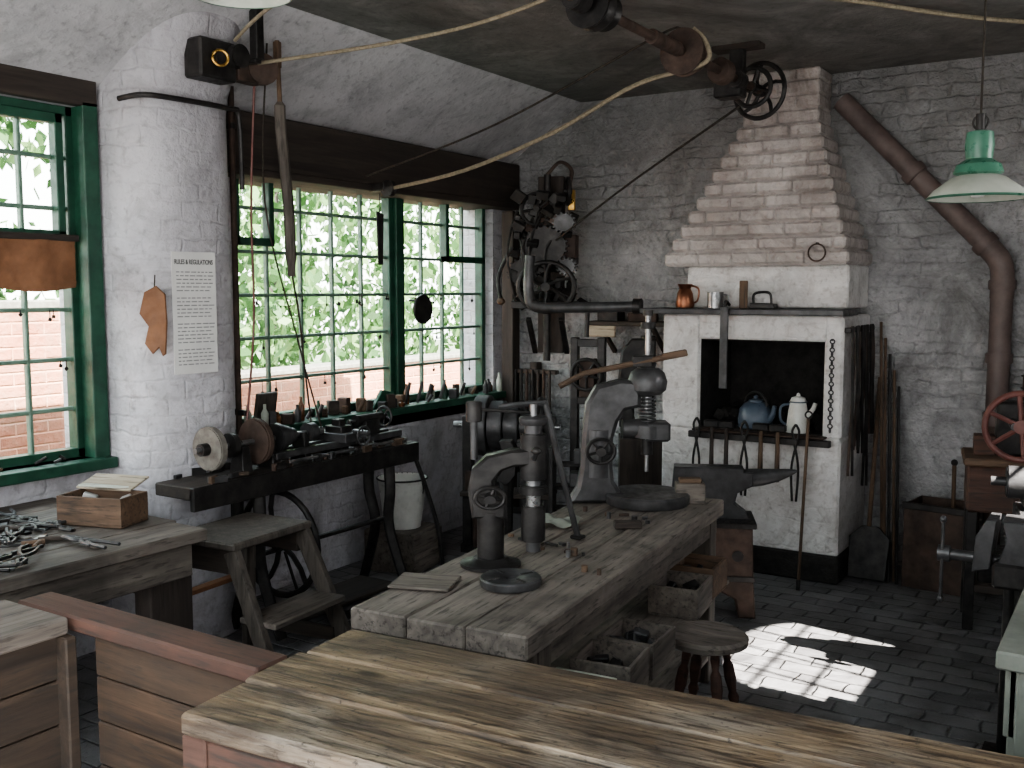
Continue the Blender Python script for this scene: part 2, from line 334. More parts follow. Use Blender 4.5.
g=win('window_2',3.86,5.28,.98,2.46,5,6,transom=[(3.88,4.18,2.0,2.44)]);g.done()
g=win('window_6',5.35,6.38,.98,2.46,4,6,transom=[(5.85,6.35,1.95,2.44)])
g.bx(X0-.14,X0-.03,5.28,5.35,.98,2.5,'green').done()
G('trim_1').bx(X0-.3,X0+.12,3.72,6.5,.93,.98,'green').bx(X0-.02,X0+.0,3.72,6.5,.84,.93,'green').done()
g=G('lintel_beam');g.bx(X0-.0,X0+.13,3.66,6.58,2.40,2.70,'dark1',.008).bx(X0-.25,X0+.16,3.66,6.58,2.36,2.40,'dark1');g.done()
g=G('round_pillar',(-4.2,3.32,0));tb=bmesh.new();rings=[];seg=48
for z,k,ox in [(0,1.04,0),(.5,1.03,0),(1.0,1.0,0),(1.6,.99,0),(2.2,.985,0),(2.62,.98,0),(2.70,.97,.02),(2.8,.94,.08),(3.0,.9,.17),(3.11,.88,.22)]:
    ring=[]
    for i in range(seg):
        a=2*math.pi*i/seg;c,s_=math.cos(a),math.sin(a);n=2.6;rr=.31*k/((abs(c)**n+abs(s_)**n)**(1/n))
        ring.append(tb.verts.new((rr*c+ox,rr*s_,z)))
    rings.append(ring)
for A,B in zip(rings,rings[1:]):
    for i in range(seg):tb.faces.new((A[i],A[(i+1)%seg],B[(i+1)%seg],B[i]))
g.put(tb,'wallL');g.done()
# ---------------------------------------------------------------- outside
G('ground_outside').bx(-30,-4.6,-6,30,-.15,-.1,'grass',0).done()
G('garden_brick_wall').bx(-6.7,-6.45,-2,5.2,-.1,1.62,'redbrick',0).bx(-6.72,-6.43,-2,5.22,1.62,1.68,'stone',.01).bx(-6.7,-6.45,5.2,14,-.1,1.0,'redbrick',0).bx(-6.72,-6.43,5.2,14,1.0,1.05,'stone',.01).done()
g=G('tree_foliage');tb=bmesh.new()
blobs=[(R.uniform(-13,-8.2),R.uniform(2,19),R.uniform(.6,4.8),R.uniform(.6,1.3)) for _ in range(66)]
for bx_,by,bz,br in blobs:
    for _ in range(260):
        d=V((R.gauss(0,1),R.gauss(0,1),R.gauss(0,1))).normalized()*br*R.uniform(.5,1.05);p=V((bx_,by,max(bz+d.z,0)))+V((d.x,d.y,0))
        q=Euler((R.uniform(0,6),R.uniform(0,6),R.uniform(0,6))).to_matrix();sz=R.uniform(.05,.14)
        tb.faces.new([tb.verts.new(p+q@V(c)*sz) for c in ((-1,0,0),(0,-.55,0),(1,0,0),(0,.55,0))])
g.put(tb,'leaf')
for k in range(6):
    x,y=-11+R.uniform(-1,1),4+k*2.4;g.cyl((x,y,-.1),(x+.2,y+.1,4.5),.14,'dark2',r2=.07)
g.done()
# ---------------------------------------------------------------- foreground counters
g=G('wooden_counter',(-1.52,1.21,0),5.0)
g.bx(0,2.19,-.005,.175,.905,.95,'counter',.008).bx(-.008,2.19,.179,.36,.907,.952,'counter',.008).bx(.0,2.19,.364,.54,.905,.95,'counter',.008)
g.bx(.03,2.12,.02,.05,.0,.905,'redw0').bx(.03,2.12,.49,.515,0,.905,'plank0').bx(.03,.055,.05,.49,0,.905,'plank1')
g.bx(.0,.06,.0,.06,0,.905,'redw0').bx(.0,.06,.47,.53,0,.905,'plank0').bx(.03,2.12,.008,.02,.80,.90,'redw0').done()
g=G('boarded_partition')
for k in range(8):
    z0=.0+k*.114;g.bx(-2.16,-1.585,1.47,1.50,z0+.002,z0+.112,'plank0',.004)
g.bx(-2.44,-1.56,1.44,1.54,.91,.95,'redw0',.006).bx(-1.62,-1.58,1.50,1.53,0,.91,'plank0').done()
g=G('side_counter')
for k in range(8):
    z0=.0+k*.114;g.bx(-2.24,-2.21,-.6,1.42,z0+.002,z0+.112,'plank1',.004)
g.bx(-2.46,-2.19,-.6,1.425,.912,.955,'grey1',.006).bx(-2.75,-2.47,-.6,1.425,.912,.953,'grey1',.006).bx(-2.74,-2.71,-.6,1.42,0,.91,'plank1').bx(-2.7,-2.17,1.40,1.43,0,.91,'plank1').done()
# ---------------------------------------------------------------- main workbench
def bench(name,loc,rz,hx,hy,h,th=.07):
    g=G(name,loc,rz);w=2*hx/3
    for k in range(3):g.bx(-hx+k*w+.002,-hx+(k+1)*w-.002,-hy+R.uniform(-.012,.012),hy+R.uniform(-.02,.02),h-th,h+R.uniform(-.003,.003),'bench1',.006)
    return g
g=bench('workbench',(-1.79,3.25,0),5.5,.30,1.015,.80)
for sx in (-1,1):
    for sy in (-1,1):g.bx(sx*.25-.04,sx*.25+.04,sy*.88-.045,sy*.88+.045,0,.73,'grey2')
    g.bx(sx*.27-.015,sx*.27+.015,-.95,.95,.66,.73,'grey1')
for sy in (-1,1):g.bx(-.25,.25,sy*.92-.015,sy*.92+.015,.6,.73,'bench0')
g.bx(-.28,.36,-.9,.9,.45,.475,'bench1').bx(-.22,.30,-.8,.8,.12,.145,'bench1')
g.done()
def crate(name,loc,rz,w,d,h,mat,fill=None):
    g=G(name,loc,rz);t=.012
    g.bx(-w/2,w/2,-d/2,d/2,0,t,mat).bx(-w/2,w/2,-d/2,-d/2+t,t,h,mat,.002).bx(-w/2,w/2,d/2-t,d/2,t,h,mat,.002).bx(-w/2,-w/2+t,-d/2+t,d/2-t,t,h,mat,.002).bx(w/2-t,w/2,-d/2+t,d/2-t,t,h,mat,.002)
    if fill:
        for k in range(10):
            x,y=R.uniform(-w*.36,w*.36),R.uniform(-d*.36,d*.36);g.box((x,y,h*.45+R.uniform(0,h*.25)),(R.uniform(.02,.06),R.uniform(.02,.06),R.uniform(.02,.04)),fill,rot=(R.uniform(-30,30),R.uniform(-30,30),R.uniform(0,180)))
    return g.done()
crate('parts_box',(-1.38,2.50,.476),5,.20,.2,.12,'cream','iron')
crate('parts_box',(-1.39,2.76,.476),8,.2,.2,.13,'grey1','iron')
crate('parts_box',(-1.42,3.02,.476),4,.2,.22,.12,'grey1','castiron')
crate('parts_box',(-1.53,3.66,.476),8,.2,.24,.12,'grey1','iron')
crate('parts_box',(-1.57,3.93,.476),5,.2,.22,.13,'brown0','iron')
crate('parts_box',(-1.44,2.55,.146),5,.26,.3,.22,'white')
crate('parts_box',(-1.48,2.95,.146),5,.24,.3,.2,'bench0')
# ---------------------------------------------------------------- small bench drill
g=G('small_bench_drill',(-1.81,2.86,.803),32.5,sc=(1.4,1.25,1.0))
g.rev([(0,0),(.075,0),(.075,.012),(.05,.02),(.042,.03),(0,.03)],(-.06,.0,0),'iron')
g.cyl((-.06,0,.02),(-.06,0,.19),.033,'iron',seg=24)
g.prism([(-.105,.17),(-.02,.17),(-.02,.22),(-.045,.25),(-.05,.30),(-.03,.335),(.0,.35),(.045,.352),(.045,.41),(-.01,.405),(-.07,.385),(-.105,.34),(-.115,.27)],.06,'iron',bev=.008)
g.cyl((.045,0,.30),(.045,0,.46),.032,'iron',bev=.004).cyl((.045,0,.46),(.045,0,.50),.022,'castiron').cyl((.045,0,.49),(.045,0,.56),.009,'steel')
g.rev([(0,0),(.03,0),(.036,.01),(.036,.022),(.03,.03),(0,.03)],(.045,0,.49),'castiron')
g.cyl((.045,0,.13),(.045,0,.31),.018,'steel').cyl((.045,0,.085),(.045,0,.21),.03,'iron',bev=.005).cyl((.045,0,.05),(.045,0,.09),.018,'castiron')
g.cyl((.045,0,.25),(.045,0,.28),.036,'iron',bev=.004)
g.wheel((-.06,-.06,.25),(0,1,0),.035,.006,'iron',4,hub=.014,hw=.05)
g.sw([(.045,-.03,.38),(.045,-.1,.39),(.05,-.13,.42)],.006,'castiron').sph((.05,-.13,.425),.013,'iron')
g.sw([(.045,0,.53),(-.06,0,.54),(-.1,0,.54)],.006,'iron').cyl((-.1,0,.50),(-.1,0,.57),.02,'iron',bev=.003)
g.cyl((-.1,0,.37),(-.1,0,.52),.009,'castiron').done()
g=G('slotted_face_plate',(-1.70,2.66,.803),20)
g.rev([(.018,0),(.098,0),(.1,.006),(.1,.022),(.096,.027),(.03,.027),(.018,.02),(.018,0)],(0,0,0),'castiron',seg=36)
for k in range(4):
    a=math.radians(45+90*k);g.box((.062*math.cos(a),.062*math.sin(a),.0275),(.045,.01,.002),'soot',rot=(0,0,45+90*k),bev=0)
g.done()
G('drawing_board',(-1.94,2.52,.803),20).box((0,0,.005),(.2,.16,.01),'bench0').done()
g=G('bent_iron_rod');g.sw(cr([(-1.81,3.31,.81),(-1.86,3.27,1.06),(-1.905,3.235,1.30),(-1.925,3.22,1.325),(-2.06,3.14,1.31)]),.012,'castiron').box((-1.81,3.31,.808),(.05,.04,.014),'iron').done()
g=G('cleaning_rag',(-2.0,3.46,.802),10)
tb=bmesh.new();bmesh.ops.create_grid(tb,x_segments=14,y_segments=14,size=.08)
for v in tb.verts:v.co.z=.014+.013*math.sin(v.co.x*60+v.co.y*20)*math.cos(v.co.y*50)+R.uniform(0,.004);v.co.x*=1.2
g.put(tb,'cab');g.done()
g=G('oak_offcut',(-1.72,3.56,.803),35).box((0,0,.014),(.11,.05,.028),'dark0').done()
G('wood_block',(-1.70,4.15,.803),28).box((0,0,.045),(.13,.08,.09),'bench0').box((0,.0,.1),(.10,.06,.02),'brown0').done()
g=G('small_hardware')
for k in range(70):
    y=R.uniform(2.8,3.75);x=-1.79-.096*(y-3.25)+R.uniform(-.26,.26)
    if abs(x+1.80)<.2 and y<3.05:continue
    if 3.2<y<3.65 and x>-2.1:continue
    a=R.uniform(0,180);m=R.choice(['iron','steel','castiron','rust','brown0'])
    if R.random()<.5:g.box((x,y,.808),(R.uniform(.02,.08),R.uniform(.008,.02),.01),m,rot=(0,0,a),bev=.001)
    else:g.cyl((x,y,.803),(x,y,.803+R.uniform(.008,.03)),R.uniform(.006,.014),m,seg=12)
g.done()
# ---------------------------------------------------------------- large bench drill (far end of bench)
g=G('large_bench_drill',(-1.93,4.03,.803),32.5,sc=(1.1,1.1,.97))
g.rev([(.0,0),(.165,0),(.17,.008),(.17,.04),(.162,.05),(.06,.05),(.0,.045)],(.06,-.03,0),'castiron',seg=40)
g.prism([(-.26,0),(-.03,0),(-.045,.05),(-.075,.10),(-.085,.20),(-.08,.30),(-.06,.38),(-.03,.43),(.03,.445),(.03,.56),(-.05,.57),(-.15,.54),(-.19,.46),(-.205,.30),(-.21,.16),(-.225,.07)],.095,'castiron',bev=.015)
g.cyl((-.14,0,.12),(-.14,0,.34),.062,'castiron',seg=24)
g.rev([(0,0),(.055,0),(.075,.02),(.08,.06),(.068,.10),(.045,.12),(0,.12)],(.06,0,.50),'castiron').rev([(0,0),(.03,0),(.035,.02),(.02,.06),(0,.06)],(.06,0,.62),'castiron')
g.cyl((.06,0,.66),(.06,0,.86),.012,'steel').cyl((.06,0,.80),(.06,0,.83),.03,'iron').cyl((.06,0,.86),(.06,0,.885),.02,'iron')
g.cyl((.06,0,.42),(.06,0,.50),.018,'steel').spring((.06,0,.35),(.06,0,.50),.032,.005,'castiron',9)
g.cyl((.06,0,.30),(.06,0,.36),.06,'castiron',bev=.004).cyl((.06,0,.22),(.06,0,.31),.024,'iron').cyl((.06,0,.14),(.06,0,.22),.008,'steel')
g.cyl((-.04,0,.34),(.06,0,.34),.045,'castiron').box((.10,0,.33),(.10,.1,.09),'castiron',bev=.01)
g.sw([(-.30,-.05,.54),(-.2,-.05,.60),(.06,-.06,.66),(.20,-.05,.69)],.013,'brown0').box((.16,-.05,.685),(.1,.03,.03),'brown0',rot=(0,-12,0)).box((.03,-.055,.655),(.08,.03,.05),'iron')
g.wheel((-.135,-.09,.25),(0,1,0),.055,.008,'iron',5,hub=.02)
g.cyl((-.135,-.1,.25),(-.135,0,.25),.012,'steel').done()
# ---------------------------------------------------------------- left wall workbench
g=G('workbench')
for k in range(5):
    x0=-4.22+k*.216;g.bx(x0,x0+.213,.8,2.68+R.uniform(-.02,.02),.75,.80,'grey1',.005)
g.bx(-3.24,-3.16,1.3,2.6,.62,.75,'grey1')
for y in (1.0,2.52):
    for x in (-4.1,-3.24):g.bx(x-.05,x+.05,y-.1,y+.1,0,.75,'dark2')
g.bx(-4.15,-3.2,2.46,2.5,.55,.75,'dark0').done()
crate('tool_box',(-3.58,2.50,.802),18,.30,.18,.12,'brown0','paper')
G('cardboard_box_lid',(-3.64,2.58,.925),18).box((0,0.02,.02),(.26,.14,.01),'pale0',rot=(14,0,0)).box((.0,-.02,.012),(.2,.1,.01),'cream',rot=(-8,4,20)).done()
g=G('hand_tools')
def plier(g,x,y,z,a,L,m):
    c,s_=math.cos(a),math.sin(a)
    def T(u,v,w=0):return (x+c*u-s_*v,y+s_*u+c*v,z+w)
    for q in (-1,1):g.sw(cr([T(L*.45,q*.004),T(L*.2,q*.014),T(0.04,q*.004),T(0,-q*.002),T(-.05,-q*.022),T(-L*.5,-q*.03)],4),.007,m,6)
    g.cyl(T(.01,0,-.006),T(.01,0,.009),.010,m,seg=10)
for k in range(64):
    x,y=R.uniform(-4.05,-3.22),R.uniform(1.6,2.34)
    t=R.random();a=R.uniform(0,6.28)
    if t<.45:plier(g,x,y,.808+R.uniform(0,.02),a,R.uniform(.18,.28),R.choice(['iron','castiron','castiron','iron']))
    elif t<.7:
        L=R.uniform(.1,.24);g.cyl((x,y,.812),(x+L*.5*math.cos(a),y+L*.5*math.sin(a),.812),.011,R.choice(['brown0','dark0','bench0']),seg=10).cyl((x,y,.812),(x-L*.6*math.cos(a),y-L*.6*math.sin(a),.812),.005,'castiron',seg=8)
    else:g.box((x,y,.806),(R.uniform(.04,.16),R.uniform(.02,.06),.012),R.choice(['steel','bench0','castiron','iron']),rot=(0,0,math.degrees(a)),bev=.001)
g.done()
g=G('sill_tools')
for k in range(16):
    y=R.uniform(1.8,2.8);x=R.uniform(X0-.03,X0+.06);g.sw([(x,y,.958),(x+R.uniform(-.02,.02),y+R.uniform(-.13,.1),.958+R.uniform(0,.03))],.008,R.choice(['iron','brown0','castiron']),6)
g.done()
g=G('leather_blind',(X0+.0,2.27,1.87));tb=bmesh.new();bmesh.ops.create_grid(tb,x_segments=40,y_segments=10,size=.5)
for v in tb.verts:
    y,z=v.co.x,v.co.y;v.co=V((.01*math.sin(y*22)+.006*math.sin(z*30),y*1.22,z*.22+(.012*math.sin(y*14) if z<-.4 else 0)))
bmesh.ops.solidify(tb,geom=tb.faces[:],thickness=.006);g.put(tb,'leather');g.box((0.0,0,.12),(.03,1.24,.03),'dark1').done()
g=G('leather_glove',(-3.925,3.055,1.58),38)
g.prism([(-.045,.16),(.01,.19),(.05,.15),(.055,.02),(.045,-.13),(.03,-.14),(.015,-.10),(-.015,-.13),(-.05,-.08),(-.03,0),(-.07,.06)],.016,'leather').cyl((0,.0,.17),(0,.02,.24),.003,'dcord').done()
pg=G('rules_poster',(-3.868,3.24,1.64),82);pg.box((0,0,0),(.235,.003,.58),'paper',bev=0)
for k in range(26):
    if k%7==6:continue
    z=.195-k*.0176;x=-.095
    while x<.085:
        w=R.uniform(.012,.034)
        pg.box((min(x+w/2,.09),-.0020,z),(w,.0006,.0055),'ink2',bev=0);x+=w+.007
po=pg.done()
def text(s,size,loc,par):
    c=bpy.data.curves.new('t','FONT');c.body=s;c.size=size;c.align_x='CENTER';c.extrude=.0006;c.offset=.0006
    o=bpy.data.objects.new('t',c);bpy.context.scene.collection.objects.link(o);bpy.context.view_layer.update()
    me=bpy.data.meshes.new_from_object(o.evaluated_get(bpy.context.evaluated_depsgraph_get()));bpy.data.objects.remove(o)
    t=bpy.data.objects.new('heading_text',me);me.materials.clear();me.materials.append(M['ink']);bpy.context.scene.collection.objects.link(t)
    w=max(v.co.x for v in me.vertices)-min(v.co.x for v in me.vertices)
    t.parent=par;t.location=loc;t.rotation_euler=(math.radians(90),0,0);t.scale=(.205/w,1,1)
text('RULES & REGULATIONS',.032,(0,-.0025,.232),po)
G('conduit_pipe').sw(cr([(-4.02,2.97,2.62),(-3.90,3.0,2.63),(-3.85,3.12,2.63),(-3.84,3.45,2.63),(-3.86,3.54,2.60),(-3.86,3.55,2.25)],5),.013,'iron').done()
G('drive_pipe').cyl((-4.08,3.69,.98),(-4.08,3.69,2.80),.016,'rust').box((-4.12,3.69,2.6),(.12,.03,.03),'iron').box((-4.12,3.69,1.1),(.2,.03,.03),'iron').done()
g=G('overhead_pulley_block',(-3.76,3.38,2.82))
g.box((-.02,-.08,0),(.12,.22,.18),'iron',bev=.01).box((0,.12,-.02),(.07,.16,.1),'rust').tor((.07,-.1,-.0),.035,.007,'brass',(1,-.6,0)).cyl((.0,-.1,0),(.075,-.1,0),.025,'iron')
g.rev([(.0,-.02),(.075,-.02),(.075,-.012),(.06,0),(.075,.012),(.075,.02),(0,.02)],(.05,.18,0),'rust',(1,-.4,0)).rev([(.0,-.02),(.055,-.02),(.045,0),(.055,.02),(0,.02)],(.06,.02,.03),'iron',(1,0,0)).box((.1,.1,.16),(.05,.05,.27),'iron').box((.05,.1,.03),(.12,.04,.04),'iron').done()
g=G('hanging_wooden_pole');g.sw(cr([(-3.78,3.74,2.72),(-3.785,3.75,2.55),(-3.775,3.78,2.2),(-3.78,3.80,1.82)]),[.012]*2+[.028]*15+[.02]*2,'grey2',8).cyl((-3.78,3.74,2.7),(-3.78,3.73,3.0),.012,'brown2').box((-3.78,3.73,2.93),(.035,.03,.13),'brown2').sw(cr([(-3.78,3.8,1.84),(-3.77,3.84,1.6),(-3.78,3.88,1.35),(-3.75,3.9,.98)]),.005,'dcord',6).done()
G('pull_cord').sw(cr([(-3.77,3.58,2.99),(-3.82,3.57,2.2),(-3.8,3.55,1.6),(-3.82,3.5,1.05)]),.006,'red',6).done()
G('pull_cord').sw(cr([(-3.8,3.68,2.98),(-3.84,3.68,2.2),(-3.8,3.85,1.5),(-3.72,3.95,.98)]),.0045,'dcord',6).done()
# ---------------------------------------------------------------- treadle lathe
g=G('treadle_lathe')
g.bx(-3.86,-3.60,2.97,4.62,.80,.86,'dark1',.006).bx(-3.62,-3.59,2.97,4.62,.75,.86,'iron')
g.bx(-3.80,-3.76,3.55,4.55,.90,.935,'castiron').bx(-3.70,-3.66,3.55,4.55,.90,.935,'castiron')
for y in (3.6,4.05,4.5):g.bx(-3.81,-3.65,y-.03,y+.03,.86,.90,'iron')
g.cyl((-3.73,3.10,1.0),(-3.73,3.85,1.0),.014,'steel')
g.cyl((-3.73,3.17,1.0),(-3.73,3.21,1.0),.105,'stone',seg=36,bev=.005).cyl((-3.73,3.13,1.0),(-3.73,3.17,1.0),.03,'iron').cyl((-3.73,3.30,1.0),(-3.73,3.33,1.0),.06,'iron')
g.cyl((-3.73,3.46,1.0),(-3.73,3.50,1.0),.115,'rust',seg=36,bev=.008)
g.box((-3.73,3.38,.92),(.1,.07,.14),'iron',taper=.7)
for k,r in enumerate((.075,.062,.05,.038)):g.cyl((-3.73,3.60+k*.035,1.0),(-3.73,3.632+k*.035,1.0),r,'castiron',bev=.004)
g.box((-3.73,3.56,.93),(.12,.05,.16),'iron',taper=.6).box((-3.73,3.79,.93),(.12,.05,.16),'iron',taper=.6)
g.cyl((-3.73,3.83,1.0),(-3.73,3.89,1.0),.05,'castiron',bev=.005).cyl((-3.73,3.89,1.0),(-3.73,3.95,1.0),.02,'steel')
g.box((-3.72,4.06,.955),(.24,.13,.05),'castiron').box((-3.71,4.06,.995),(.12,.09,.04),'iron').box((-3.71,4.06,1.03),(.06,.05,.04),'iron').cyl((-3.6,4.06,.99),(-3.5,4.06,.99),.012,'steel').wheel((-3.53,4.06,.97),(1,0,0),.05,.006,'castiron',4,hub=.012)
g.box((-3.73,4.32,.97),(.09,.12,.09),'iron').cyl((-3.73,4.22,1.02),(-3.73,4.44,1.02),.03,'iron').cyl((-3.73,4.16,1.02),(-3.73,4.22,1.02),.012,'steel',r2=.004).wheel((-3.73,4.47,1.02),(0,1,0),.055,.007,'castiron',5,hub=.014)
g.cyl((-3.63,3.6,.885),(-3.63,4.55,.885),.009,'steel')
for y in (3.42,4.42):
    for q in (-1,1):
        g.sw(cr([(-3.73+q*.07,y,.80),(-3.73+q*.08,y,.6),(-3.73+q*.05,y+.02,.4),(-3.73+q*.11,y+.03,.18),(-3.73+q*.17,y+.04,.02)]),[.032,.03,.028],'iron',8,flat=.7)
    g.sw([(-3.80,y+.02,.42),(-3.66,y+.02,.42)],.014,'iron').bx(-3.83,-3.61,y-.05,y+.05,.77,.80,'iron')
g.sw([(-3.73,3.44,.42),(-3.73,4.44,.42)],.014,'iron')
g.wheel((-3.73,3.62,.45),(0,1,0),.27,.017,'iron',5,hub=.035,curl=.5).bx(-3.78,-3.5,3.5,4.3,.09,.11,'dark1').sw([(-3.72,3.65,.4),(-3.65,3.7,.1)],.008,'iron')
g.sw(cr([(-3.62,4.60,.80),(-3.56,4.66,.55),(-3.50,4.69,.3),(-3.48,4.70,.02)]),.022,'iron',8,flat=.6)
g.done()
g=G('lathe_tools')
for k in range(34):
    y=R.uniform(3.0,4.58);x=R.choice([-3.63,-3.835])+R.uniform(-.015,.015)
    g.box((x,y,.862+.012),(R.uniform(.015,.03),R.uniform(.02,.09),R.uniform(.012,.05)),R.choice(['iron','castiron','iron','rust','brown1']),rot=(0,0,R.uniform(-30,30)),bev=.002)
g.done()
g=G('step_stool',(-3.37,3.04,0),4)
g.bx(-.19,.20,-.25,.25,.665,.70,'grey2',.008).bx(-.15,.15,-.23,-.20,.56,.665,'dark0').bx(-.15,.15,.20,.23,.56,.665,'dark0').bx(-.17,-.14,-.2,.2,.58,.665,'dark1')
for sy in (-1,1):
    g.beam((-.14,sy*.20,.665),(-.16,sy*.20,0),.06,.035,'grey2').beam((.16,sy*.22,.66),(.47,sy*.25,0),.035,.075,'grey2').beam((-.14,sy*.20,.2),(.34,sy*.225,.2),.03,.06,'dark0')
g.bx(.20,.40,-.23,.23,.36,.385,'grey1').bx(.33,.50,-.24,.24,.15,.175,'grey1').beam((-.16,-.2,.42),(-.16,.2,.42),.05,.02,'leather').done()
g=G('wooden_crate',(-3.93,4.88,0),8);g.box((0,0,.13),(.36,.34,.26),'grey1')
for z in (.05,.13,.21):g.box((.183,0,z),(.006,.35,.07),'bench1')
g.done()
g=G('enamel_bucket',(-3.93,4.88,.262));g.rev([(0,0),(.115,0),(.155,.30),(.162,.31),(.155,.315),(.148,.30),(.108,.01),(0,.01)],(0,0,0),'white').tor((0,0,.31),.159,.006,'iron').tor((0,0,.29),.16,.004,'iron',(0,1,.4),a0=0,a1=180).done()
g=G('leg_vise',(-3.18,4.95,0),25)
g.sw([(0,0,0),(0,0,.5),(.0,0,.78)],[.022,.03,.04],'iron').prism([(-.06,.62),(.0,.60),(.05,.66),(.06,.80),(.02,.86),(-.05,.86),(-.02,.78)],.11,'iron').prism([(.06,.55),(.12,.60),(.13,.78),(.10,.86),(.05,.86),(.09,.76)],.11,'iron').cyl((-.08,0,.73),(.22,0,.73),.024,'castiron').cyl((.19,-.12,.73),(.19,.12,.73),.009,'castiron').sph((.19,-.12,.73),.016,'iron').sph((.19,.12,.73),.016,'iron').box((0,0,.02),(.16,.16,.04),'iron').done()
g=G('cone_pulley_countershaft',(-3.50,5.50,0),20)
g.bx(-.35,.3,-.03,.03,.0,.06,'iron').bx(-.33,-.27,-.05,.05,.06,.92,'iron').bx(.22,.28,-.05,.05,.06,.92,'iron').cyl((-.40,0,.86),(.32,0,.86),.02,'steel')
for k,r in enumerate((.20,.165,.13,.095)):g.cyl((-.24+k*.1,0,.86),(-.145+k*.1,0,.86),r,'castiron',seg=32,bev=.006)
g.wheel((.19,0,.86),(1,0,0),.18,.02,'iron',5,hub=.04);g.bx(-.33,.28,-.12,.12,.40,.43,'dark0')
for k in range(5):g.cyl((-.28+k*.12,-.02,.43),(-.28+k*.12,-.02,.52+R.uniform(0,.08)),.045,R.choice(['iron','castiron','rust']))
for k in range(4):g.box((-.22+k*.13,0,.16+.02*k),(.11,.2,.2),R.choice(['iron','rust','castiron']),rot=(0,0,R.uniform(-20,20)))
g.done()
g=G('swage_block_rack',(-2.72,5.0,0),25)
for k in range(6):g.bx(-.16,.16,-.12+k*.03,.12,.08+k*.13,.10+k*.13,'iron').bx(-.14+.02*k,.12,-.08+k*.02,.1,.10+k*.13,.18+k*.13,R.choice(['castiron','iron','rust']))
for x in (-.16,.16):g.bx(x-.012,x+.012,-.12,.13,0,.86,'iron')
g.done()
g=G('iron_post_frame',(-3.10,5.80,0),15)
for x in (-.09,.09):g.bx(x-.025,x+.025,-.03,.03,0,1.44,'iron').bx(x-.04,x+.04,-.06,.06,0,.03,'iron')
for z in (.5,1.0,1.38):g.bx(-.09,.09,-.025,.025,z,z+.05,'iron')
g.wheel((0,-.06,1.2),(0,1,0),.10,.012,'iron',5,hub=.02).cyl((0,-.08,1.2),(0,.0,1.2),.01,'steel').bx(-.05,.05,-.05,.05,1.05,1.3,'rust').done()
g=G('fly_press',(-2.90,6.22,0),28)
g.bx(-.16,.16,-.14,.14,0,.75,'dark2').bx(-.15,.15,-.12,.12,.75,.82,'iron',.01)
g.prism([(-.16,.82),(-.04,.82),(-.06,.90),(-.07,1.15),(-.04,1.24),(.08,1.28),(.08,1.42),(-.08,1.42),(-.15,1.34),(-.17,1.15)],.10,'iron',bev=.012)
g.cyl((.03,0,1.05),(.03,0,1.49),.022,'castiron').box((.03,0,1.02),(.07,.07,.09),'iron').cyl((.03,0,1.28),(.03,0,1.44),.05,'iron').done()
# wall-mounted geared drill
g=G('wall_geared_drill',(-3.74,6.40,0),18,sc=(1.2,1.0,1.03))
g.bx(-.08,.08,.0,.06,1.25,2.5,'dark2').bx(-.2,.2,-.25,.05,1.57,1.62,'iron').beam((-.1,.03,1.25),(-.1,-.2,1.5),.03,.03,'iron').beam((.1,.03,1.25),(.1,-.2,1.5),.03,.03,'iron')
g.cyl((0,-.12,1.2),(0,-.12,2.5),.022,'iron').cyl((0,-.12,1.55),(0,-.12,1.75),.05,'iron').cyl((0,-.12,2.05),(0,-.12,2.2),.045,'rust').bx(-.03,.03,-.15,.0,2.3,2.36,'iron').bx(-.03,.03,-.15,.0,1.85,1.9,'iron')
def gear(g,c,ax,r,t,mat,n=20):
    g.cyl(V(c)-V(ax)*t/2,V(c)+V(ax)*t/2,r,mat,seg=28);q=V((0,0,1)).rotation_difference(V(ax))
    for k in range(n):
        a=2*math.pi*k/n;p=V(c)+q@V((r*math.cos(a),r*math.sin(a),0));o=q@V((math.cos(a),math.sin(a),0));g.beam(p-o*.005,p+o*.014,t*.9,.012,mat,.001)
gear(g,(.0,-.2,2.0),(0,1,0),.13,.03,'iron',24);gear(g,(.12,-.22,2.16),(0,1,0),.06,.03,'castiron',14);gear(g,(-.13,-.2,1.82),(0,1,0),.09,.03,'iron',18);gear(g,(.14,-.23,1.86),(0,1,0),.05,.04,'castiron',14)
g.wheel((.02,-.26,1.72),(0,1,0),.17,.016,'iron',6,hub=.03,curl=.4);g.wheel((-.05,-.16,2.26),(.2,1,0),.11,.014,'iron',5,hub=.02);g.wheel((.13,-.15,2.38),(1,.3,0),.09,.012,'iron',5,hub=.02)
g.sw(cr([(-.2,-.2,2.0),(-.28,-.22,1.8),(-.26,-.25,1.62)]),.012,'iron').sph((-.26,-.25,1.62),.025,'brown0').box((.13,-.1,2.0),(.1,.12,.16),'rust').box((.15,-.12,2.32),(.04,.04,.14),'brass').sw(cr([(0,-.12,2.5),(.08,-.14,2.58),(.15,-.14,2.52),(.13,-.14,2.4)]),.012,'rust')
for k in range(60):
    a=R.uniform(-.22,.2);z=R.uniform(1.6,2.35);g.box((a*(1.1-.4*(z-1.6)),-.15+R.uniform(-.08,.08),z),(R.uniform(.03,.09),R.uniform(.03,.08),R.uniform(.03,.1)),R.choice(['iron','iron','iron','rust','iron']),rot=(R.uniform(0,40),R.uniform(0,40),0))
for k in range(6):
    a=R.uniform(-.2,.1);g.sw(cr([(a,-.15,2.2+R.uniform(-.2,.2)),(a+R.uniform(-.1,.1),-.25,1.95),(a+R.uniform(-.1,.1),-.2,1.62)]),.008,'iron',6)
g.done()
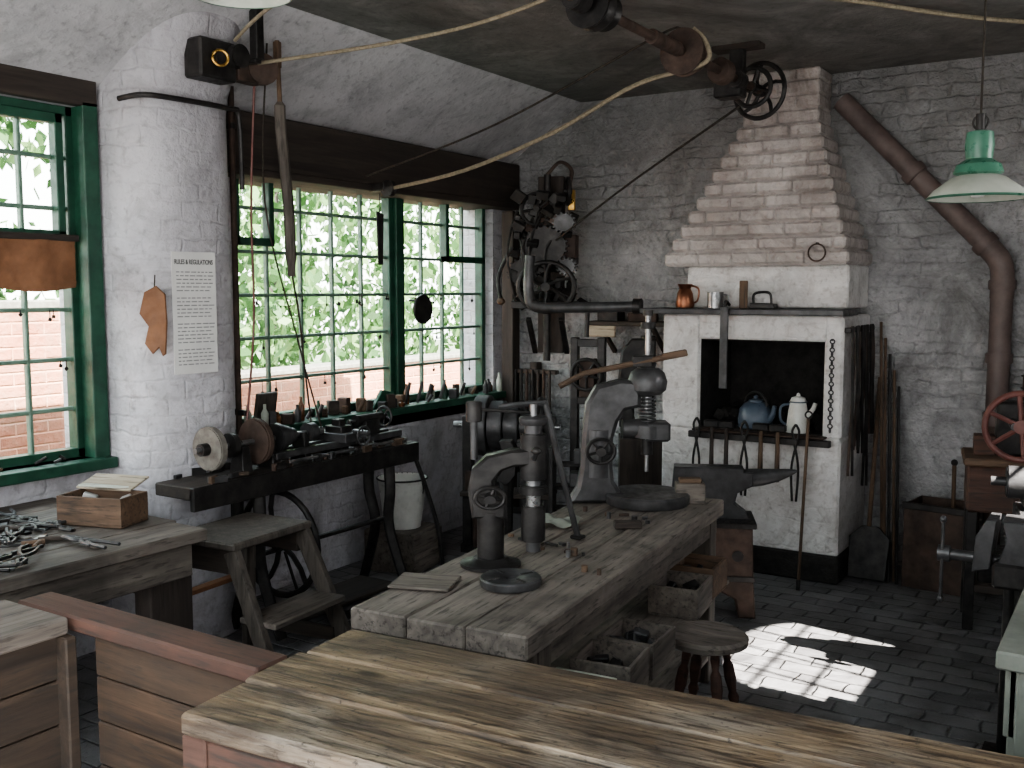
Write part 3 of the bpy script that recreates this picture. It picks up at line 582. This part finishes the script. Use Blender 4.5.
g=G('wall_plank_shelf');g.bx(-3.4,-2.75,6.3,6.58,1.50,1.53,'dark0').bx(-3.38,-3.15,6.28,6.3,1.42,1.5,'pale0').beam((-3.3,6.59,1.3),(-3.3,6.35,1.5),.03,.03,'dark0').beam((-2.9,6.59,1.3),(-2.9,6.35,1.5),.03,.03,'dark0').box((-3.25,6.42,1.58),(.16,.12,.1),'iron').box((-3.0,6.42,1.56),(.2,.1,.06),'rust',rot=(0,0,15)).done()
g=G('tool_rack');g.bx(-4.17,-4.07,6.40,6.5,0,2.34,'dark2').bx(-3.98,-3.92,6.50,6.58,.0,1.2,'dark2')
for k in range(8):g.cyl((-4.12+k*.05,6.44,.85),(-4.12+k*.05,6.44,1.15),.012,R.choice(['iron','rust','dark2'])).sph((-4.12+k*.05,6.44,.83),.02,'iron')
g.bx(-4.15,-3.72,6.44,6.5,1.12,1.15,'dark0').done()
g=G('iron_blow_pipe');g.sw(cr([(-3.52,5.75,1.98),(-3.53,5.75,1.72),(-3.47,5.76,1.64),(-3.2,5.8,1.635),(-2.77,5.90,1.645)]),.035,'castiron',12).cyl((-2.82,5.89,1.645),(-2.77,5.90,1.645),.05,'iron').cyl((-3.12,5.81,1.44),(-3.12,5.82,1.61),.015,'iron').done()
# ---------------------------------------------------------------- hearth
hx0,hx1,hy=-2.64,-1.50,5.95;ox0,ox1,oz0,oz1=-2.385,-1.61,.87,1.445
g=G('brick_forge_hearth')
g.bx(hx0,hx1,hy,Y1,.16,oz0,'hearth',.015).bx(hx0,ox0,hy,Y1,oz0,1.60,'hearth',.015).bx(ox1,hx1,hy,Y1,oz0,1.60,'hearth',.015).bx(ox0-.01,ox1+.01,hy,Y1,oz1,1.60,'hearth',.01)
g.bx(hx0-.01,hx1+.01,hy-.015,Y1,0,.17,'soot',.01).bx(ox0-.01,ox1+.01,6.5,Y1,oz0,oz1,'soot',0).bx(ox0-.004,ox0+.004,hy+.02,6.55,oz0,oz1,'soot',0).bx(ox1-.004,ox1+.004,hy+.02,6.55,oz0,oz1,'soot',0).bx(ox0,ox1,hy+.02,6.55,oz1-.008,oz1+.001,'soot',0).bx(ox0,ox1,hy+.01,6.55,oz0-.001,oz0+.02,'soot',0)
for k in range(60):g.box((R.uniform(ox0+.05,ox1-.05),R.uniform(6.15,6.45),oz0+.03+R.uniform(0,.08)),(R.uniform(.03,.08),)*3,'soot',rot=(R.uniform(0,90),R.uniform(0,90),0))
g.bx(-2.54,-1.52,6.10,Y1,1.64,1.90,'hearth',.01).bx(hx0-.12,hx1+.02,hy-.10,6.2,1.60,1.635,'castiron',.004)
n=10
for i in range(n):
    f=i/(n-.5);a=-2.66+.38*f;b=-1.50-.28*f;y=6.0+.30*f;z=1.90+i*.0885
    x=a;j=0
    while x<b-.01:
        L=.225 if not (j==0 and i%2) else .115
        if b-(x+L)<.06:L=b-x
        g.bx(x-.002,x+L+.002,y+R.uniform(-.004,.004),Y1,z+.006+R.uniform(-.002,.002),z+.0845,'hood',.014);x+=L;j+=1
    g.bx(a+.018,b-.018,y+.02,Y1,z,z+.0885,'hood',0)
z=1.90+n*.0885;i=0
while z<ZC:
    x=-2.27;j=0
    while x<-1.79:
        L=.225 if not (j==0 and i%2) else .115
        if -1.785-(x+L)<.06:L=-1.785-x
        g.bx(x,x+L,6.32+R.uniform(-.003,.003),Y1,z+.004,min(z+.085,ZC),'hood',.010);x+=L;j+=1
    g.bx(-2.26,-1.795,6.335,Y1,z,min(z+.0885,ZC),'hood',0);z+=.0885;i+=1
g.done()
g=G('hearth_tool_rack')
g.bx(-2.42,-1.54,5.86,5.90,.83,.87,'iron').bx(-2.4,-2.36,5.88,5.96,.83,.86,'iron').bx(-1.62,-1.58,5.88,5.96,.83,.86,'iron').bx(-2.40,-1.58,5.87,5.97,.872,.885,'rust').done()
for k in range(7):
    x=-2.36+k*.105+R.uniform(-.01,.01);L=R.uniform(.26,.40)
    g=G('forge_hammer' if k%3 else 'forge_tongs',(x,5.835,0))
    if k%3:g.cyl((0,0,.88-L),(0,0,.93),.016,R.choice(['brown2','dark2']),r2=.011).box((0,0,.93),(.10,.04,.045),'iron',bev=.008)
    else:
        g.sw(cr([(-.012,0,.50),(-.02,0,.7),(.01,0,.86),(.02,0,.92),(.0,0,.96)]),.008,'iron',6).sw(cr([(.012,0,.50),(.02,0,.7),(-.01,0,.86),(-.02,0,.92),(.0,0,.96)]),.008,'iron',6).cyl((0,-.015,.86),(0,.015,.86),.014,'iron')
    g.done()
G('fire_poker').cyl((-1.66,5.72,.0),(-1.66,5.84,1.0),.009,'brown2').cyl((-1.66,5.72,.0),(-1.66,5.73,.06),.012,'iron').tor((-1.66,5.845,1.02),.02,.005,'iron',(0,1,0)).done()
g=G('kettle',(-2.05,6.05,.892),-20)
g.rev([(0,0),(.095,0),(.105,.01),(.108,.06),(.098,.12),(.07,.155),(.045,.165),(0,.168)],(0,0,0),'blue').rev([(0,0),(.045,0),(.042,.012),(.012,.02),(.014,.035),(0,.042)],(0,0,.165),'blue').sw(cr([(.09,0,.05),(.13,0,.09),(.145,0,.15)]),[.024,.018,.013],'blue',10).tor((0,0,.14),.085,.007,'iron',(0,1,0),a0=-180,a1=0).done()
g=G('enamel_coffee_pot',(-1.77,6.0,.892),10)
g.rev([(0,0),(.068,0),(.07,.01),(.057,.13),(.048,.18),(.05,.185),(0,.19)],(0,0,0),'white').rev([(0,0),(.05,0),(.04,.025),(.012,.035),(.01,.05),(0,.055)],(0,0,.185),'white').tor((.0,0,.185),.05,.004,'blue').sw(cr([(-.05,0,.17),(-.10,0,.15),(-.10,0,.07),(-.06,0,.04)]),.008,'blue',8).sw(cr([(.05,0,.1),(.085,0,.14),(.1,0,.18)]),[.016,.012],'white',8).done()
G('forge_hook_bar').box((-2.18,5.82,1.40),(.05,.02,.50),'castiron').sw(cr([(-2.18,5.83,1.64),(-2.18,5.84,1.68),(-2.18,5.9,1.66)]),.01,'iron').done()
g=G('hanging_chain')
for k in range(22):g.tor((-1.56,5.935,1.45-k*.025),.013,.0045,'castiron',(1,0,0) if k%2 else (0,1,0),n=10,seg=5)
g.cyl((-1.56,5.96,1.46),(-1.56,5.92,1.46),.006,'iron').done()
zs=1.637
g=G('copper_jug',(-2.50,5.97,zs));g.rev([(0,0),(.055,0),(.06,.02),(.05,.09),(.035,.12),(.048,.15),(.044,.15),(.03,.12),(0,.1)],(0,0,0),'copper').sw(cr([(.04,0,.14),(.09,0,.12),(.085,0,.05),(.055,0,.03)]),.006,'copper').done()
g=G('tin_mug',(-2.29,5.95,zs));g.rev([(0,0),(.05,0),(.05,.1),(.046,.1),(.046,.01),(0,.01)],(0,0,0),'steel').sw(cr([(.048,0,.085),(.085,0,.075),(.08,0,.03),(.048,0,.02)]),.005,'steel').cyl((0,0,.02),(0,0,.095),.044,'paper').done()
G('old_book',(-2.12,5.98,zs),20).box((0,0,.085),(.05,.11,.17),'brown2').box((.002,.004,.085),(.036,.11,.16),'paper').done()
g=G('flat_iron',(-2.0,5.97,zs));g.prism([(-.07,0),(.09,0),(.085,.03),(-.06,.035)],.08,'iron').sw(cr([(-.05,0,.03),(-.05,0,.085),(0,0,.1),(.05,0,.09),(.06,0,.03)]),.008,'iron').done()
G('trivet_ring',(-1.68,5.985,1.97)).tor((0,-.0,0),.05,.005,'rust',(0,1,0)).cyl((0,.03,.055),(0,-.015,.055),.005,'iron').done()
g=G('hanging_tongs')
for k in range(8):
    y=5.98+k*.07;L=R.uniform(.5,1.0);x=hx1+.035+R.uniform(0,.02)
    g.sw(cr([(x,y,1.54),(x+.01,y+.012,1.3),(x,y-.01,1.54-L)]),.009,R.choice(['iron','rust']),6).sw(cr([(x,y,1.54),(x+.01,y-.012,1.3),(x+.02,y+.012,1.54-L)]),.009,'iron',6)
g.bx(hx1,hx1+.04,5.96,6.55,1.50,1.53,'iron').done()
g=G('long_rods')
for k in range(5):g.cyl((-1.30+k*.025,6.2+R.uniform(-.05,.05),0),(-1.42+k*.03,6.53,1.55-k*.1),.009,R.choice(['iron','rust','brown2']),seg=8)
g.done()
g=G('coal_shovel');g.sw([(-1.38,6.2,.25),(-1.42,6.56,1.2)],.014,'brown2').prism([(-.11,0),(.11,0),(.12,.25),(.05,.32),(-.05,.32),(-.12,.25)],.012,'iron',c=(-1.37,6.13,0.01),rot=(-14,0,0)).done()
g=G('coke_bin',(-.98,6.26,0),-8)
g.bx(-.17,.17,-.15,-.138,0,.5,'rust').bx(-.17,.17,.138,.15,0,.5,'rust').bx(-.17,-.158,-.14,.14,0,.5,'rust').bx(.158,.17,-.14,.14,0,.5,'rust').bx(-.16,.16,-.14,.14,0,.34,'soot').bx(-.18,.18,-.16,-.145,.47,.51,'iron').bx(.165,.18,-.16,.16,.47,.51,'iron').cyl((.05,.05,.3),(.03,.1,.72),.012,'brown2').sph((.03,.1,.73),.02,'iron')
for k in range(40):g.box((R.uniform(-.14,.14),R.uniform(-.12,.12),.35+R.uniform(0,.03)),(.05,.05,.05),'soot',rot=(R.uniform(0,90),R.uniform(0,90),0))
g.done()
g=G('flue_pipe')
g.sw([(-1.70,6.52,2.93),(-.80,6.50,1.98)],.062,'pipe',16).sw(cr([(-.83,6.5,2.01),(-.76,6.5,1.92),(-.74,6.5,1.82),(-.74,6.5,1.70)]),.066,'pipe',16).cyl((-.74,6.5,1.75),(-.74,6.5,.95),.062,'pipe')
d=V((.9,0,-.95)).normalized()
for p in ((-1.25,6.5,2.455),(-.84,6.5,2.02)):g.cyl(V(p)-d*.03,V(p)+d*.03,.076,'pipe',bev=.005)
for z in (1.78,1.0,1.35):g.cyl((-.74,6.5,z-.03),(-.74,6.5,z+.03),.076,'pipe',bev=.005)
g.cyl((-.74,6.5,.95),(-.74,6.5,.1),.05,'rust').done()
# ---------------------------------------------------------------- anvil
g=G('anvil',(-1.93,5.14,0),24)
g.prism([(-.26,.66),(-.25,.795),(.12,.795),(.12,.775),(.17,.772),(.17,.70),(.09,.66),(.075,.60),(.14,.55),(.15,.515),(-.15,.515),(-.14,.55),(-.08,.60),(-.10,.655)],.11,'castiron',bev=.006)
g.sw([(.14,0,.735),(.22,0,.742),(.30,0,.755),(.37,0,.772),(.405,0,.782)],[.052,.047,.036,.019,.006],'castiron',16).bx(-.25,.12,-.058,.058,.785,.797,'castiron')
g.prism([(-.19,0),(-.10,0),(-.08,.10),(0,.14),(.08,.10),(.10,0),(.19,0),(.175,.2),(.165,.515),(-.165,.515),(-.175,.2)],.30,'rust',bev=.01)
g.bx(-.185,.185,-.165,.165,.49,.52,'iron').bx(-.18,.18,-.158,-.15,.2,.23,'iron').cyl((-.09,-.155,.34),(-.09,-.148,.34),.03,'iron').cyl((.09,-.155,.34),(.09,-.148,.34),.03,'iron').done()
g=G('round_stool',(-1.31,3.38,0))
g.rev([(0,0),(.12,0),(.15,.012),(.152,.03),(.14,.042),(.10,.04),(0,.035)],(0,0,.46),'bench0',seg=36)
for k in range(4):
    a=math.radians(45+90*k);c,s_=math.cos(a),math.sin(a);pts=[];rr=[]
    for t,r in ((0,.012),(.08,.017),(.16,.012),(.2,.02),(.3,.022),(.42,.014),(.46,.021),(.52,.014),(.7,.021),(.85,.019),(1,.011)):
        pts.append(((.07+.09*t)*c,(.07+.09*t)*s_,.465*(1-t)));rr.append(r)
    g.sw(pts,rr,'redw0',10)
for k in range(4):
    a=math.radians(45+90*k);b=math.radians(135+90*k);z=.17+.04*(k%2);q=.07+.09*(1-z/.465);g.sw([(q*math.cos(a),q*math.sin(a),z),(q*.5*(math.cos(a)+math.cos(b)),q*.5*(math.sin(a)+math.sin(b)),z),(q*math.cos(b),q*math.sin(b),z)],[.008,.012,.008],'redw0',8)
g.done()
# ---------------------------------------------------------------- lamps
def lamp(loc,top,nm='pendant_lamp'):
    g=G(nm,loc)
    g.rev([(.028,.20),(.03,.24),(.045,.235),(.05,.19),(.045,.14),(.075,.12),(.085,.09),(.075,.085),(.06,.08)],(0,0,0),'enamel').rev([(.06,.085),(.09,.075),(.15,.03),(.172,.004),(.174,0),(.170,.0),(.148,.024),(.088,.068),(.05,.078)],(0,0,0),'cream',seg=40).rev([(.171,.006),(.177,.0),(.171,-.003)],(0,0,0),'enamel',seg=40)
    g.rev([(0,0),(.022,.005),(.03,.025),(.022,.05),(.012,.075),(0,.08)],(0,0,.0),'white').cyl((0,0,.24),(0,0,.30),.016,'iron').cyl((0,0,.30),(0,0,top),.004,'dcord').cyl((0,0,top-.03),(0,0,top),.035,'iron').tor((0,0,.27),.025,.004,'iron',(0,1,0)).done()
lamp((-.55,4.0,2.08),ZC-2.08)
lamp((-2.62,2.42,2.735),ZC-2.735)
# ---------------------------------------------------------------- overhead shaft
SX,SZ=-2.03,2.93
g=G('overhead_line_shaft')
g.cyl((SX,3.55,SZ),(SX,5.97,SZ),.022,'rust',seg=16)
for y in (3.68,5.55):
    g.bx(SX-.04,SX+.04,y-.03,y+.03,SZ,ZC,'iron').cyl((SX,y-.05,SZ),(SX,y+.05,SZ),.05,'iron',bev=.005).bx(SX-.14,SX+.14,y-.05,y+.05,ZC-.03,ZC,'dark0')
g.rev([(0,-.04),(.10,-.04),(.10,-.03),(.085,0),(.10,.03),(.10,.04),(0,.04)],(SX,3.80,SZ),'iron',(0,1,0),32).rev([(0,-.03),(.08,-.03),(.065,0),(.08,.03),(0,.03)],(SX,3.90,SZ),'iron',(0,1,0),32)
g.rev([(0,-.03),(.115,-.03),(.115,-.02),(.095,0),(.115,.02),(.115,.03),(0,.03)],(SX,4.78,SZ),'rust',(0,1,0),36).rev([(0,-.02),(.09,-.02),(.075,0),(.09,.02),(0,.02)],(SX,4.86,SZ),'brown0',(0,1,0),36).cyl((SX,4.4,SZ),(SX,4.7,SZ),.035,'rust')
g.rev([(0,-.05),(.06,-.05),(.07,-.03),(.055,0),(.07,.03),(.06,.05),(0,.05)],(SX,5.3,SZ),'rust',(0,1,0),28).box((SX-.06,5.6,SZ-.02),(.16,.12,.14),'iron',bev=.01)
g.wheel((SX,5.93,SZ),(.15,1,0),.16,.014,'iron',5,hub=.035,curl=.6);g.wheel((SX,5.80,SZ),(0,1,0),.11,.014,'iron',4,hub=.03);g.done()
def rope(name,pts,r,mat='rope'):G(name).sw(cr(pts,8),r,mat,6).done()
rope('drive_rope',[(-3.70,3.52,2.84),(-3.0,3.65,2.87),(-2.5,3.73,2.92),(-2.03,3.80,3.03)],.009)
rope('drive_rope',[(-3.70,3.38,2.92),(-3.4,3.3,3.0),(-2.9,3.25,3.10)],.009)
rope('drive_rope',[(-3.95,4.84,2.37),(-3.4,4.82,2.44),(-2.8,4.8,2.60),(-2.3,4.79,2.80),(-1.93,4.78,2.86),(-1.91,4.78,2.96),(-1.98,4.78,3.04)],.012)
rope('drive_rope',[(-3.95,4.60,2.42),(-3.1,4.7,2.66),(-2.2,4.78,3.02),(-2.05,4.78,3.05)],.006,'dcord')
rope('drive_rope',[(-3.55,6.15,2.1),(-2.9,6.0,2.45),(-2.1,5.8,2.83)],.007,'dcord')
rope('ceiling_cable',[(-1.9,4.2,3.10),(-1.3,4.8,3.085),(-.7,5.5,3.06),(.3,6.5,3.07)],.011)
g=G('idler_pulley',(-3.98,4.84,2.30));g.rev([(0,-.02),(.05,-.02),(.04,0),(.05,.02),(0,.02)],(0,0,.07),'iron',(0,1,0)).box((-.08,0,.08),(.12,.05,.05),'iron').done()
g=G('round_wall_plate',(X0+.08,5.42,1.62));g.cyl((-.01,0,0),(.01,0,0),.10,'iron',seg=36,bev=.004).cyl((-.12,0,.06),(0,0,.05),.006,'iron').done()
g=G('hand_saw_hook',(X0+.08,4.98,2.08));g.prism([(-.02,-.17),(.02,-.17),(.03,.15),(-.03,.17)],.012,'iron',rot=(0,0,80)).cyl((0,0,.15),(0,0,.3),.004,'iron').done()
g=G('sill_jars_and_tools')
for k in range(46):
    y=3.9+k*.055+R.uniform(-.02,.02);x=X0+R.uniform(-.01,.09);h=R.uniform(.04,.15);t=R.random()
    if t<.35:g.rev([(0,0),(.02,0),(.022,h*.6),(.009,h*.8),(.009,h),(0,h)],(x,y,.98),R.choice(['amber','castiron','cream','green','amber']),seg=14)
    elif t<.7:g.box((x,y,.98+h*.35),(R.uniform(.03,.07),R.uniform(.03,.06),h*.7),R.choice(['iron','rust','brown0','dark0','castiron']),rot=(0,0,R.uniform(0,90)))
    else:g.cyl((x,y,.985),(x+.02,y+.03,.985+h),.012,R.choice(['iron','brown2','castiron']),seg=10)
g.box((X0+.02,4.02,1.07),(.03,.16,.2),'grey2',rot=(0,10,5)).prism([(-.12,0),(.12,0),(.1,.09),(-.02,.12)],.03,'green',c=(X0+.03,5.05,.98),rot=(0,0,90)).done()
g=G('hanging_keys_and_cutters')
for k in range(34):
    y=3.95+R.uniform(0,2.3);z=R.choice([1.227,1.473,1.72,1.72]);L=R.uniform(.02,.07);x=X0-.05
    if 5.25<y<5.4:continue
    g.cyl((x,y,z),(x,y,z-L),.0025,'iron',seg=6).box((x,y,z-L),(.006,R.uniform(.012,.025),R.uniform(.012,.025)),'iron',rot=(R.uniform(0,90),0,0),bev=.001)
for k in range(9):
    y=1.95+R.uniform(0,.9);z=R.choice([1.19,1.42,1.66]);L=R.uniform(.02,.06);x=X0-.05
    g.cyl((x,y,z),(x,y,z-L),.0025,'iron',seg=6).box((x,y,z-L),(.006,.016,.016),'iron',rot=(R.uniform(0,90),0,0),bev=.001)
g.done()
# ---------------------------------------------------------------- right side
g=G('workbench')
for k in range(4):g.bx(-.30+k*.25,-.055+k*.25,2.85,4.15,.75,.80,'cab' if k<1 else 'bench1',.006)
for x in (-.22,.62):
    for y in (2.95,4.05):g.bx(x-.05,x+.05,y-.05,y+.05,0,.75,'cab')
g.bx(-.28,-.25,2.9,4.1,.55,.75,'cab').bx(-.25,.65,2.88,2.91,.1,.75,'cab').bx(-.24,.6,2.95,4.05,.2,.22,'bench1').done()
g=G('bench_vise',(-.37,4.0,0),0,sc=(.85,.85,.95))
g.cyl((-.02,0,.0),(-.02,0,.72),.022,'iron').box((-.02,0,.02),(.16,.16,.04),'iron').box((0,0,.76),(.16,.2,.10),'iron',bev=.012).prism([(-.06,.80),(.05,.80),(.06,.93),(.03,.97),(-.05,.97),(-.03,.9)],.18,'castiron').prism([(-.16,.76),(-.09,.78),(-.07,.97),(-.11,.97),(-.15,.9)],.18,'castiron').cyl((-.30,0,.80),(.1,0,.80),.022,'castiron').cyl((-.29,-.02,.62),(-.29,-.02,.94),.008,'castiron').sph((-.29,-.02,.62),.015,'castiron').sph((-.29,-.02,.94),.015,'castiron').cyl((-.31,0,.80),(-.26,0,.80),.033,'castiron').done()
g=G('engine_lathe',(-.33,4.75,0),10)
g.bx(-.12,.6,-.14,.14,.74,.82,'castiron',.01).bx(-.1,.0,-.14,.14,0,.74,'iron',.01).bx(.5,.6,-.14,.14,0,.74,'iron',.01)
g.box((-.02,0,.90),(.16,.18,.16),'iron',bev=.02,taper=.8).cyl((-.16,0,.93),(-.08,0,.93),.07,'castiron',bev=.006).cyl((-.22,0,.93),(-.15,0,.93),.02,'castiron')
for k,r in enumerate((.09,.075,.06)):g.cyl((.08+k*.05,0,.93),(.125+k*.05,0,.93),r,'castiron',bev=.004)
g.box((.3,0,.88),(.14,.2,.1),'iron',bev=.01).wheel((.3,-.16,.84),(0,1,0),.06,.008,'steel',5,hub=.015).wheel((-.02,-.2,.88),(.1,1,0),.065,.008,'castiron',5,hub=.015).cyl((-.02,-.2,.88),(-.02,0,.88),.01,'steel').cyl((-.02,-.2,.55),(-.02,-.1,.88),.012,'castiron').done()
g=G('red_wheel_press',(-.60,5.70,0),10)
g.bx(-.18,.2,-.18,.18,.62,.86,'redw0',.012).bx(-.20,.22,-.20,.20,.86,.90,'brown0',.008).bx(-.05,.15,-.06,.06,.90,1.18,'iron',.012).cyl((.02,-.28,1.08),(.02,.1,1.08),.02,'castiron').wheel((.05,-.26,1.08),(.12,1,0),.165,.016,'red',6,hub=.035).cyl((.14,-.3,1.2),(.14,-.38,1.2),.014,'brown0').box((-.1,0,.95),(.1,.12,.1),'redw0')
for x in (-.15,.17):
    for y in (-.15,.15):g.bx(x-.025,x+.025,y-.025,y+.025,0,.62,'iron')
g.bx(-.17,.19,-.17,.17,.2,.24,'dark0').box((0,0,.32),(.22,.2,.16),'iron').done()
g=G('bench_clutter_tools')
for k in range(30):
    x,y=R.uniform(-.26,.3),R.uniform(2.95,3.8);g.box((x,y,.812),(R.uniform(.03,.2),R.uniform(.015,.05),.02),R.choice(['steel','iron','pale0','brown0','castiron']),rot=(0,0,R.uniform(0,180)),bev=.002)
g.done()
G('wire_cage_lantern',(-.56,6.4,1.12)).cyl((0,0,0),(0,0,.14),.04,'rust').tor((0,0,.14),.045,.005,'iron').tor((0,0,.07),.045,.005,'iron').box((0,.1,.0),(.1,.22,.02),'iron').done()
# ---------------------------------------------------------------- light
w=bpy.data.worlds.new('world');bpy.context.scene.world=w;w.use_nodes=True
nt=w.node_tree;bg=nt.nodes['Background'];tc=nd(nt,'ShaderNodeTexCoord');sp=nd(nt,'ShaderNodeSeparateXYZ');nt.links.new(tc.outputs['Generated'],sp.inputs[0])
nt.links.new(ramp(nt,sp.outputs[2],[(0,(1.0,.99,.96)),(.6,(.82,.9,1.0))]),bg.inputs['Color']);bg.inputs['Strength'].default_value=9.5
sl=bpy.data.lights.new('sun','SUN');sl.energy=62;sl.angle=.009;sl.color=(1,.95,.88)
so=bpy.data.objects.new('sun',sl);bpy.context.scene.collection.objects.link(so);so.location=(6,3,8)
so.rotation_euler=V((-1,.15,-1)).to_track_quat('-Z','Y').to_euler()
def portal(c,sx,sy,direction):
    l=bpy.data.lights.new('sky_portal','AREA');l.shape='RECTANGLE';l.size=sx;l.size_y=sy;l.energy=1
    l.cycles.is_portal=True
    o=bpy.data.objects.new('sky_portal',l);o.location=c;o.rotation_euler=V(direction).to_track_quat('-Z','Y' if abs(direction[2])>.5 else 'Z').to_euler();bpy.context.scene.collection.objects.link(o)
portal((X0-.29,2.2,1.78),1.6,1.7,(1,0,0));portal((X0-.29,5.1,1.74),2.6,1.6,(1,0,0));portal((-1.7,Y0-.2,1.7),3.8,1.8,(0,1,0));portal((X1+.2,-.65,1.28),2.1,2.45,(-1,0,0));portal((-1.5,-.7,ZC+.14),2.4,2.0,(0,0,-1))
